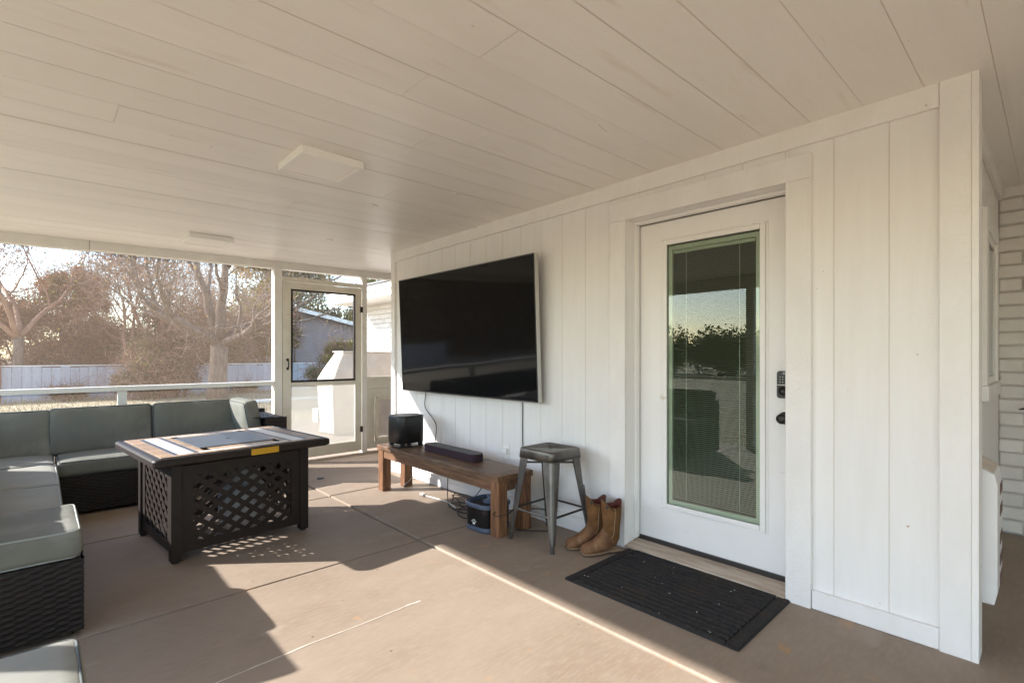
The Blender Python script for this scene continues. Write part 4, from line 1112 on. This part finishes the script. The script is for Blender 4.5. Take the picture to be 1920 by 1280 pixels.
# far run along the screened end wall
FY0, FY1 = 5.075, 5.82
t, w, d = seat_unit('sofa_section', 'two seat wicker sofa section along the screened end with right arm', .095, 1.755, FY0, FY1, 'SE')
obj('wicker_back', MB().box(-w / 2, w / 2, d / 2 - .09, d / 2, SZ, .66), 'wicker', t, bevel=.01)
obj('arm', MB().box(w / 2 - .19, w / 2 - .002, -d / 2 + .01, d / 2 - .0905, SZ - .001, .625), 'wicker', t, bevel=.012)
weave(t, .19, .33, (w / 2 - .096, -d / 2 + .008, SZ), 0)
weave(t, .66, .19, (w / 2 - .096, 0, .6285), R(90), rx=0).rotation_euler = (R(-90), 0, R(90))
add_cushion(t, 'seat_cushion', .715, .66, CH, (-w / 2 + .36, -.04, SZ + CH / 2 + .002), puff=.012, wr=.006)
add_cushion(t, 'seat_cushion', .715, .66, CH, (-w / 2 + 1.082, -.04, SZ + CH / 2 + .002), puff=.012, wr=.006)
tl = R(90 - 13)
add_cushion(t, 'back_cushion', .695, .385, .13, (.398 - .925, .185, .585), (tl, 0, 0), puff=.022, wr=.010, r=.028)
add_cushion(t, 'back_cushion', .70, .385, .13, (1.10 - .925, .185, .587), (tl, 0, R(.5)), puff=.022, wr=.010, r=.028)
add_cushion(t, 'side_cushion', .50, .385, .125, (1.475 - .925, -.03, .60), (R(80), 0, R(92)), puff=.02, wr=.005, r=.035)
# corner piece
t, w, d = seat_unit('sofa_section', 'corner wicker sofa section at the far left by the railing', -.585, .092, FY0, FY1, '')
obj('wicker_back', MB().box(-w / 2, w / 2, d / 2 - .09, d / 2, SZ, .66).box(-w / 2, -w / 2 + .09, -d / 2, d / 2 - .0905, SZ, .66), 'wicker', t, bevel=.01)
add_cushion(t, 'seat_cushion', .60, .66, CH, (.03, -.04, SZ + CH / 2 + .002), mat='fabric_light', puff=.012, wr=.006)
add_cushion(t, 'back_cushion', .64, .385, .13, (-.0, .185, .575), (tl, 0, 0), puff=.022, wr=.010, r=.028)
# left wing pieces, coming towards the camera
def wing(label, y0, y1, mat, pipe, x1=.098, sz=SZ, ch=CH, faces='E', back=True):
    t, w, d = seat_unit('sofa_section', label, -.585, x1, y0, y1, faces, sz=sz)
    if back:
        obj('wicker_back', MB().box(-w / 2, -w / 2 + .09, -d / 2, d / 2, sz, .66), 'wicker', t, bevel=.01)
        add_cushion(t, 'back_cushion', d - .004, .385, .13, (-w / 2 + .185, 0, .585), (R(77), 0, R(90)), puff=.014, wr=.006, r=.02)
    add_cushion(t, 'seat_cushion', w - .065, d - .008, ch, (.028, 0, sz + ch / 2 + .002), mat=mat, pipe=pipe, puff=.012, wr=.006)
    return t
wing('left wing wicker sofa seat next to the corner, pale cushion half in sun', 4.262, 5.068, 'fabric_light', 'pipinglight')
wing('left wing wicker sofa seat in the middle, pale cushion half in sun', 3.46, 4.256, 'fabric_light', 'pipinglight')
t = wing('left wing end sofa piece with raised sage cushion and dark woven end', 2.90, 3.452, 'fabric', 'pipinglight', x1=.142, sz=.335, ch=.125, faces='ES')
weave(t, .70, .10, (.0, -.276, .337), 0).rotation_euler = (R(-90), 0, 0)
t, w, d = seat_unit('ottoman', 'nearest wicker footstool with pale cushion in the bottom left corner', -.62, .085, 1.16, 1.915, 'E')
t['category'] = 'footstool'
add_cushion(t, 'seat_cushion', w + .0, d + .02, CH, (0, 0, SZ + CH / 2 + .002), mat='fabric_light', pipe='piping', puff=.012)

# ------------------------------------------------------------------ yard: fence, grill, block
fence = thing('fence', 'long low pale blue grey board fence across the yard', 'fence', (4, 20.1, GZ))
fb = {}
rnd = random.Random(4)
fm = MB().box(-.1, .1, -.012, .012, 0, 1.0)
fmesh = mesh('fence_board', fm, 'fence')
for k in range(130):
    x = -9 + k * .208
    o = bpy.data.objects.new('fence_board', fmesh); link(o, fence); o.location = (x - 4, rnd.uniform(-.006, .006), rnd.uniform(-.02, .02)); o.rotation_euler = (0, 0, 0)
obj('cap_rail', MB().box(-13.2, 14.1, -.03, .03, 1.022, 1.05), 'fascia', fence)
obj('back_rail', MB().box(-13.2, 14.1, .020, .06, .25, .33).box(-13.2, 14.1, .020, .06, .75, .83), 'fence', fence)
tag(obj('fence_post', MB().box(-.93, -.79, 19.9, 20.04, GZ, .95), 'rust'), 'rusty brown post standing in front of the board fence at far left', 'post')

gr_ = thing('covered_grill', 'barbecue grill under a beige cloth cover outside the screen door', 'covered grill', (3.97, 7.9, -.03), R(0))
rings = []
for (z, hw_, hd2, sag) in ((.03, .62, .30, .03), (.12, .62, .30, .03), (.45, .63, .305, .025), (.78, .66, .32, .012), (.86, .665, .325, .004), (.89, .655, .32, .003), (.98, .60, .30, .010), (1.10, .535, .26, .012), (1.22, .47, .21, .008), (1.285, .44, .185, .003), (1.30, .43, .175, .001)):
    ring = []
    base = rrect(hw_ * 2, hd2 * 2, .06, 4)
    dense = []
    for i in range(len(base)):
        a, b = Vector(base[i]), Vector(base[(i + 1) % len(base)]); k = max(1, int(round((b - a).length / (hw_ * .14 + .001)))) if (b - a).length > .08 else 1
        k = 8 if i in (5, 17) else (5 if i in (11, 23) else 1)
        for q in range(k): dense.append(a.lerp(b, q / k))
    for i, p in enumerate(dense):
        f = sag * (math.sin(i * 1.7 + z * 2) + .6 * noise.noise((i * .7, z * 3, 1.0)))
        dd = p.normalized() * f
        ring.append((p.x + dd.x, p.y + dd.y, z + .02 * noise.noise((i * .4, z, 5)) * (z < .1)))
    rings.append(ring)
obj('cloth_cover', MB().loft(rings, False, True), 'canvas', gr_, smooth=True)
obj('cover_skirt', MB().loft([[(x * 1.012, y * 1.012, .02) for x, y, z in rings[0]], [(x * 1.02, y * 1.02, .06) for x, y, z in rings[1]]], False, False), 'canvas', gr_, smooth=True)
obj('hood_board', MB().box(-.45, .52, -.2, .2, 1.303, 1.316), 'fascia', gr_)
obj('wheel', MB().tube([(-.5, -.2, .06), (-.45, -.2, .06)], .06, 16), 'rubber', gr_)
tag(obj('concrete_block', MB().box(3.78, 3.98, 9.35, 9.6, -.03, .22), 'stoneblock', bevel=.01), 'small grey block standing left of the covered grill', 'block')
tag(obj('timber_edging', MB().box(3.0, 6.2, 15.3, 15.42, GZ, GZ + .09), 'fascia', bevel=.01), 'pale timber lying on the lawn before the trunk', 'timber')

# neighbouring houses beyond the fence
nh = thing('neighbour_house', 'mauve stucco house with grey gable roof beyond the fence', 'house', (9.6, 25, GZ))
def npt(name, mb, mat, parent=None, **k): return obj(name, mb, mat, parent or nh, **k)
npt('wall', MB().box(-3.4, 3.6, 0, 6, 0, 2.62), 'mauve')
npt('gable', MB().add([(-3.4, .0, 2.622), (3.6, .0, 2.622), (-.9, .0, 3.55), (-3.4, .12, 2.622), (3.6, .12, 2.622), (-.9, .12, 3.55)], [(0, 1, 2), (5, 4, 3), (0, 3, 4, 1), (1, 4, 5, 2), (2, 5, 3, 0)]), 'mauve')
rf = npt('roof', MB().hexa([(-.9, -.45, 3.56), (4.2, -.45, 2.50), (4.2, 6.3, 2.50), (-.9, 6.3, 3.56), (-.9, -.45, 3.68), (4.2, -.45, 2.62), (4.2, 6.3, 2.62), (-.9, 6.3, 3.68)]).hexa([(-4.0, -.45, 2.42), (-.902, -.45, 3.56), (-.902, 6.3, 3.56), (-4.0, 6.3, 2.42), (-4.0, -.45, 2.54), (-.902, -.45, 3.68), (-.902, 6.3, 3.68), (-4.0, 6.3, 2.54)]), 'shingle')
npt('barge_board', MB().hexa([(-.9, -.49, 3.50), (4.2, -.49, 2.44), (4.2, -.452, 2.44), (-.9, -.452, 3.50), (-.9, -.49, 3.69), (4.2, -.49, 2.63), (4.2, -.452, 2.63), (-.9, -.452, 3.69)]), 'fascia', rf)
for x in (-2.3, 1.9):
    wd = npt('window', MB().box(x - .45, x + .45, -.03, -.001, 1.1, 2.1), 'fascia'); obj('pane', MB().box(x - .39, x + .39, -.036, -.0305, 1.16, 2.04), 'windowdark', wd)
sh = thing('garden_shed', 'low brown shed half hidden in brush behind the fence', 'shed', (2.6, 27.5, GZ))
obj('wall', MB().box(-1.6, 2.0, 0, 2.5, 0, 1.75), 'brownwall', sh)
obj('roof', MB().hexa([(-1.9, -.4, 1.76), (2.3, -.4, 1.76), (2.3, 2.9, 2.2), (-1.9, 2.9, 2.2), (-1.9, -.4, 1.86), (2.3, -.4, 1.86), (2.3, 2.9, 2.3), (-1.9, 2.9, 2.3)]), 'rust', sh)
wd = obj('window', MB().box(-.1, .6, -.03, -.001, .8, 1.35), 'fascia', sh); obj('pane', MB().box(-.04, .54, -.036, -.0305, .86, 1.29), 'windowdark', wd)

# ------------------------------------------------------------------ trees and brush
class NP:
    """collects faces as numpy blocks, then one mesh"""
    def __init__(s): s.V = []; s.F = []; s.n = 0
    def quads(s, v):                                   # v: (k,4,3)
        k = len(v); s.V.append(v.reshape(-1, 3)); s.F.append(np.arange(k * 4).reshape(k, 4) + s.n); s.n += k * 4
    def mesh(s, name, mat):
        me = bpy.data.meshes.new(name)
        V = np.concatenate(s.V).astype(np.float32); F = np.concatenate(s.F).astype(np.int32)
        me.vertices.add(len(V)); me.vertices.foreach_set('co', V.ravel())
        me.loops.add(F.size); me.loops.foreach_set('vertex_index', F.ravel())
        me.polygons.add(len(F)); me.polygons.foreach_set('loop_start', np.arange(0, F.size, 4, dtype=np.int32)); me.polygons.foreach_set('loop_total', np.full(len(F), 4, np.int32))
        me.update(calc_edges=True); me.validate()
        me.materials.append(M[mat]); return me
def strands(P, Q, r0, r1):
    """thin three-sided twigs from P to Q as quads; P,Q: (k,3)"""
    d = Q - P; L = np.linalg.norm(d, axis=1, keepdims=True) + 1e-9; d = d / L
    a = np.cross(d, np.array([0.13, 0.27, 0.95])); a /= np.linalg.norm(a, axis=1, keepdims=True) + 1e-9
    b = np.cross(d, a); out = []
    for k in range(3):
        t0, t1 = 2 * math.pi * k / 3, 2 * math.pi * (k + 1) / 3
        u0 = a * math.cos(t0) + b * math.sin(t0); u1 = a * math.cos(t1) + b * math.sin(t1)
        out.append(np.stack([P + u0 * r0, P + u1 * r0, Q + u1 * r1, Q + u0 * r1], 1))
    return np.concatenate(out)
def leaves(C, size, rng, droop=0.0):
    k = len(C); a = rng.normal(size=(k, 3)); a[:, 2] -= droop; a /= np.linalg.norm(a, axis=1, keepdims=True)
    b = np.cross(a, rng.normal(size=(k, 3))); b /= np.linalg.norm(b, axis=1, keepdims=True) + 1e-9
    s = size * rng.uniform(.6, 1.35, (k, 1))
    return np.stack([C - a * s, C + b * s * .5, C + a * s, C - b * s * .5], 1)
def grow(rng, p, d, length, rad, depth, branches, tips, spread=.7, upw=.12, kink=.16, nseg=5, minr=.006, kids=(2, 4)):
    pts = [p]; rads = [rad]; q = p.copy(); dd = d / np.linalg.norm(d)
    for k in range(nseg):
        dd = dd + rng.normal(size=3) * kink + np.array([0, 0, upw]); dd /= np.linalg.norm(dd)
        q = q + dd * length / nseg; pts.append(q.copy()); rads.append(max(minr * .6, rad * (1 - .5 * (k + 1) / nseg)))
    branches.append((pts, rads))
    if depth == 0:
        tips.extend(pts[2:]); return
    for _ in range(rng.integers(kids[0], kids[1] + 1)):
        k = rng.integers(2, nseg + 1); nd = dd + rng.normal(size=3) * spread
        grow(rng, pts[k], nd, length * rng.uniform(.55, .8), max(minr, rads[k] * rng.uniform(.5, .72)), depth - 1, branches, tips, spread, upw, kink, nseg, minr, kids)
    grow(rng, pts[-1], dd, length * .7, max(minr, rads[-1]), depth - 1, branches, tips, spread, upw, kink, nseg, minr, kids)
def wood(branches, sides_big=9):
    m = MB()
    for pts, rads in branches:
        m.tube([tuple(p) for p in pts], rads, sides_big if rads[0] > .08 else (5 if rads[0] > .02 else 3))
    return m
def tree(name, label, loc, seed, height, rad, leafmats, nleaf, lsize, ntwig=0, twig='twig', depth=3, trunk=1.2, spread=.7, lean=(0, 0), crown_sp=.35, group='trees and brush beyond the lawn', kids=(2, 4), limbs=None, droop=.2, twlen=.5, upw=.12):
    rng = np.random.default_rng(seed)
    t = thing(name, label, 'tree', loc, 0, group)
    br, tips = [], []
    tp = np.array([0., 0, 0]); top = np.array([lean[0], lean[1], trunk])
    pts = [tp, tp * .4 + top * .35 + rng.normal(size=3) * .02, tp * .2 + top * .7, top]
    br.append((pts, [rad * 1.25, rad * 1.02, rad * .96, rad * .98]))
    if limbs is None:
        limbs = [(rng.normal(size=3) * spread * .7 + np.array([0, 0, 1.0]), .62) for _ in range(4)]
    for d, f in limbs:
        grow(rng, top - np.array([0, 0, .08]), np.array(d, float), height * f * .55, rad * .62, depth, br, tips, spread, upw, kids=kids)
    obj('trunk', wood(br[:1], 14), 'bark', t, smooth=True)
    obj('limbs', wood(br[1:]), 'bark' if rad > .15 else twig, t, smooth=True)
    T = np.array(tips)
    if ntwig:
        P = T[rng.integers(0, len(T), ntwig)] + rng.normal(size=(ntwig, 3)) * crown_sp * .5
        dv = rng.normal(size=(ntwig, 3)); dv[:, 2] -= droop; dv /= np.linalg.norm(dv, axis=1, keepdims=True)
        mid = P + dv * twlen * .5 * rng.uniform(.4, 1, (ntwig, 1)); dv2 = dv + rng.normal(size=(ntwig, 3)) * .5
        Q = mid + dv2 * twlen * .5
        npb = NP(); npb.quads(strands(P, mid, .007, .005)); npb.quads(strands(mid, Q, .005, .003))
        o = bpy.data.objects.new('twigs', npb.mesh('twigs', twig)); link(o, t); tag(o, kind='stuff')
    for lm, share in leafmats:
        k = int(nleaf * share)
        if k < 1: continue
        # leaves gather in clumps around some of the tips
        ctr = T[rng.integers(0, len(T), max(3, int(len(T) * .5 * share + 2)))]
        C = ctr[rng.integers(0, len(ctr), k)] + rng.normal(size=(k, 3)) * crown_sp * rng.uniform(.3, 1.2, (k, 1))
        C[:, 2] = np.maximum(C[:, 2], .05)
        npb = NP(); npb.quads(leaves(C, lsize, rng, droop))
        o = bpy.data.objects.new('crown', npb.mesh('crown', lm)); link(o, t)
    return t
def brush(name, label, loc, seed, rx, ry, rz, leafmats, nleaf, lsize, ntwig, twig='twigred', cat='shrub', group='trees and brush beyond the lawn', clumps=26, shape=.6):
    """dense tangled shrub: stems from the ground, twig tangle and leaf clumps filling an uneven volume"""
    rng = np.random.default_rng(seed)
    t = thing(name, label, cat, loc, 0, group)
    C = rng.normal(size=(clumps, 3)); C /= np.linalg.norm(C, axis=1, keepdims=True); C *= rng.uniform(.25, 1, (clumps, 1)) ** shape
    C = C * np.array([rx, ry, rz * .5]) + np.array([0, 0, rz * .52])
    cr = rng.uniform(.16, .40, (clumps, 1)) * min(rx, rz)
    st = []
    for k in range(max(5, clumps // 3)):
        b = np.array([rng.uniform(-.4, .4) * rx, rng.uniform(-.4, .4) * ry, 0]); e = C[rng.integers(0, clumps)]
        mid = (b + e) / 2 + rng.normal(size=3) * .12 * rx
        st.append(([b, mid, e], [.05, .035, .014]))
    obj('stems', wood(st), 'bark', t, smooth=True)
    idx = rng.integers(0, clumps, ntwig); P = C[idx] + rng.normal(size=(ntwig, 3)) * cr[idx] * .6
    P[:, 2] = np.maximum(P[:, 2], .05)
    dv = rng.normal(size=(ntwig, 3)); dv /= np.linalg.norm(dv, axis=1, keepdims=True)
    mid = P + dv * .22; Q = mid + (dv + rng.normal(size=(ntwig, 3)) * .6) * .22
    npb = NP(); npb.quads(strands(P, mid, .007, .005)); npb.quads(strands(mid, Q, .005, .003))
    o = bpy.data.objects.new('twigs', npb.mesh('twigs', twig)); link(o, t); tag(o, kind='stuff')
    for q, (lm, share) in enumerate(leafmats):
        k = int(nleaf * share)
        if q == 0: order = rng.permutation(clumps); used = 0
        cnt = max(2, int(round(clumps * share))); sel = order[used:used + cnt] if used + 2 <= clumps else order[-3:]; used += cnt
        idx = sel[rng.integers(0, len(sel), k)]
        dirs = rng.normal(size=(k, 3)); dirs /= np.linalg.norm(dirs, axis=1, keepdims=True)
        Pt = C[idx] + dirs * cr[idx] * rng.uniform(.3, 1.1, (k, 1)); Pt[:, 2] = np.maximum(Pt[:, 2], .03)
        npb = NP(); npb.quads(leaves(Pt, lsize, rng, .2))
        o = bpy.data.objects.new('crown', npb.mesh('crown', lm)); link(o, t)
    return t
# the big bare tree on the lawn
tree('forked_tree', 'large forked tree with grey bark and few leaves in front of fence', (3.93, 17.25, GZ), 12, 5.6, .25, [('leafgold', .5), ('leafbrown', .5)], 700, .04, 1500, 'twig', depth=3, trunk=1.75, spread=.75, lean=(.05, 0),
     limbs=[((-.30, -.1, 1.0), .85), ((.28, .1, 1.0), .9), ((.75, -.1, .55), .7), ((-.95, -.3, .40), .75), ((-.5, -.6, .5), .6), ((.3, -.7, .4), .5)], crown_sp=.45, droop=.3, kids=(2, 3), upw=.06)
# dark shrub before the fence, left of the trunk
brush('fence_shrub', 'dark dense shrub in front of the fence left of trunk', (2.9, 19.0, GZ), 31, 1.35, .7, 2.0, [('leafdark', .45), ('leafolive', .4), ('leafbrown', .15)], 14000, .045, 2500)
brush('weed_clump', 'low green weeds at the foot of the board fence', (.55, 19.7, GZ), 33, .55, .25, .42, [('leafolive', 1)], 2600, .03, 200, cat='weeds')
brush('weed_clump', 'small weed tuft before the fence right of trunk', (5.4, 19.75, GZ), 34, .5, .2, .3, [('leafolive', 1)], 1500, .03, 150, cat='weeds')
# growth behind the fence, from left to right
brush('vine_tree', 'tall vine covered tree with rusty brown crown at left behind fence', (.55, 22.6, GZ), 41, .85, .9, 4.9, [('leafbrown', .62), ('leafolive', .23), ('leafyellow', .15)], 17000, .05, 3600, cat='tree', clumps=34)
brush('vine_tree', 'narrow rusty vine covered tree beside the tall one behind fence', (1.25, 23.2, GZ), 42, .6, .7, 5.1, [('leafbrown', .75), ('leafgold', .25)], 9000, .05, 2600, cat='tree', clumps=26)
tree('bare_tree', 'bare branching tree at the far left edge behind fence', (-.45, 20.7, GZ), 43, 6.2, .13, [('leafbrown', .4), ('leafolive', .6)], 900, .045, 2400, 'twigred', depth=3, trunk=1.9, spread=.8, crown_sp=.5)
tree('bare_tree', 'reddish bare twiggy tree behind fence near the middle', (3.0, 21.0, GZ), 44, 6.0, .11, [('leafbrown', .7), ('leafgold', .3)], 1100, .045, 2600, 'twigred', depth=3, trunk=1.4, spread=.9, crown_sp=.55)
tree('bare_tree', 'thin golden leaved tree behind fence left of the forked tree', (4.6, 23.5, GZ), 45, 5.4, .10, [('leafgold', .6), ('leafbrown', .4)], 1500, .045, 2000, 'twig', depth=3, trunk=1.3, spread=.85, crown_sp=.5)
tree('bare_tree', 'leaning bare tree with dark limbs left of middle behind fence', (1.7, 20.9, GZ), 46, 5.2, .11, [('leafbrown', .6), ('leafyellow', .4)], 1000, .045, 2600, 'twigred', depth=3, trunk=1.1, spread=1.0, lean=(.5, 0), crown_sp=.5)
brush('thicket', 'dark brown tangled thicket above the fence at left', (-.6, 22.3, GZ), 47, 1.9, .9, 3.2, [('leafdark', .12), ('leafbrown', .53), ('leafyellow', .15), ('leafolive', .2)], 14000, .05, 8000)
brush('thicket', 'brown and green thicket above the fence at centre left', (1.9, 25.0, GZ), 48, 1.6, .9, 2.6, [('leafbrown', .4), ('leafolive', .3), ('leafyellow', .3)], 11000, .05, 5000)
brush('thicket', 'dense dark olive thicket behind fence and forked trunk', (4.1, 22.0, GZ), 49, 1.9, 1.0, 3.1, [('leafdark', .25), ('leafolive', .35), ('leafbrown', .2), ('leafyellow', .2)], 18000, .052, 5000, clumps=40)
brush('thicket', 'brownish thicket right of the forked trunk behind fence', (5.6, 23.6, GZ), 50, 1.2, .9, 2.7, [('leafbrown', .4), ('leafdark', .4), ('leafyellow', .2)], 11000, .052, 3000)
brush('vine_wall', 'green vine mass hanging over the mauve house left side', (7.2, 24.2, GZ + .9), 51, 1.3, .6, 3.0, [('leafyellow', .5), ('leafolive', .4), ('leafbrown', .1)], 22000, .05, 2000)
brush('vine_wall', 'dark green column of vines seen at the screen door left edge', (8.5, 24.0, GZ), 52, .55, .5, 4.6, [('leafolive', .5), ('leafyellow', .25), ('leafbrown', .25)], 15000, .05, 1200)
brush('yellow_shrub', 'yellow green shrub seen through the screen door', (7.6, 17.2, GZ), 53, 1.0, .8, 1.9, [('leafyellow', .6), ('leafolive', .4)], 11000, .035, 1200)
brush('tall_tree', 'tall golden green tree behind the mauve house', (11.2, 32.0, GZ), 54, 3.2, 2.0, 8.4, [('leafgold', .4), ('leafolive', .4), ('leafyellow', .2)], 26000, .10, 2500, cat='tree', clumps=50)
brush('tall_tree', 'tall olive tree behind the white eave at right', (15.5, 27.0, GZ), 55, 2.6, 2.0, 7.0, [('leafgold', .35), ('leafolive', .65)], 22000, .10, 2000, cat='tree', clumps=44)
# the side of the yard that only the glass reflects
side = [
    ('olive hedge tree of the side yard reflected low in the door glass', -27, 10.0, 3.4, 2.5, .12, 9000),
    ('dark hedge tree of the side yard reflected centrally in the door glass', -28, 15.0, 3.6, 2.9, .12, 9000),
    ('hedge tree of the side yard reflected at the left of the door glass', -27.5, 20.5, 3.4, 3.3, .12, 9000),
    ('tall dark yard tree reflected in the middle of the television', -16.5, 32.0, 5.2, 9.0, .24, 15000),
    ('tall dark yard tree reflected at the right of the television', -24.0, 27.5, 5.2, 8.0, .24, 15000),
    ('tall yard tree reflected at the left of the television', -8.5, 34.0, 4.6, 8.8, .24, 13000),
    ('broad dark hedge across the yard reflected low in the television', -16.0, 27.0, 9.0, 4.6, .22, 22000)]
for k, (lab, x, y, rx, rz, ls, nl) in enumerate(side):
    brush('side_yard_tree', lab, (x, y, GZ), 60 + k, rx, 2.2, rz, [('leafdark', .5), ('leafolive', .5)], nl, ls, 600, cat='tree', group='trees of the side yard', clumps=44, shape=.45)

# dry grass tufts on the lawn strip that shows
rng = np.random.default_rng(77)
k = 26000
P = np.stack([rng.uniform(-3, 10, k), rng.uniform(7.5, 20, k), np.full(k, GZ)], 1)
P = P[~((P[:, 0] > 1.6) & (P[:, 1] < 10.1))]
k = len(P); dv = rng.normal(size=(k, 3)) * .4; dv[:, 2] = 1; h = rng.uniform(.03, .10, (k, 1)) * (1 + .8 * (P[:, 1:2] > 19))
Q = P + dv * h; sd_ = rng.normal(size=(k, 3)); sd_[:, 2] = 0; sd_ /= np.linalg.norm(sd_, axis=1, keepdims=True); sd_ *= .006
npb = NP(); npb.quads(np.stack([P - sd_, P + sd_, Q + sd_ * .3, Q - sd_ * .3], 1))
o = bpy.data.objects.new('dry_grass', npb.mesh('dry_grass', 'grassblade')); link(o); tag(o, 'short dry yellow grass of the lawn', 'grass', kind='stuff')
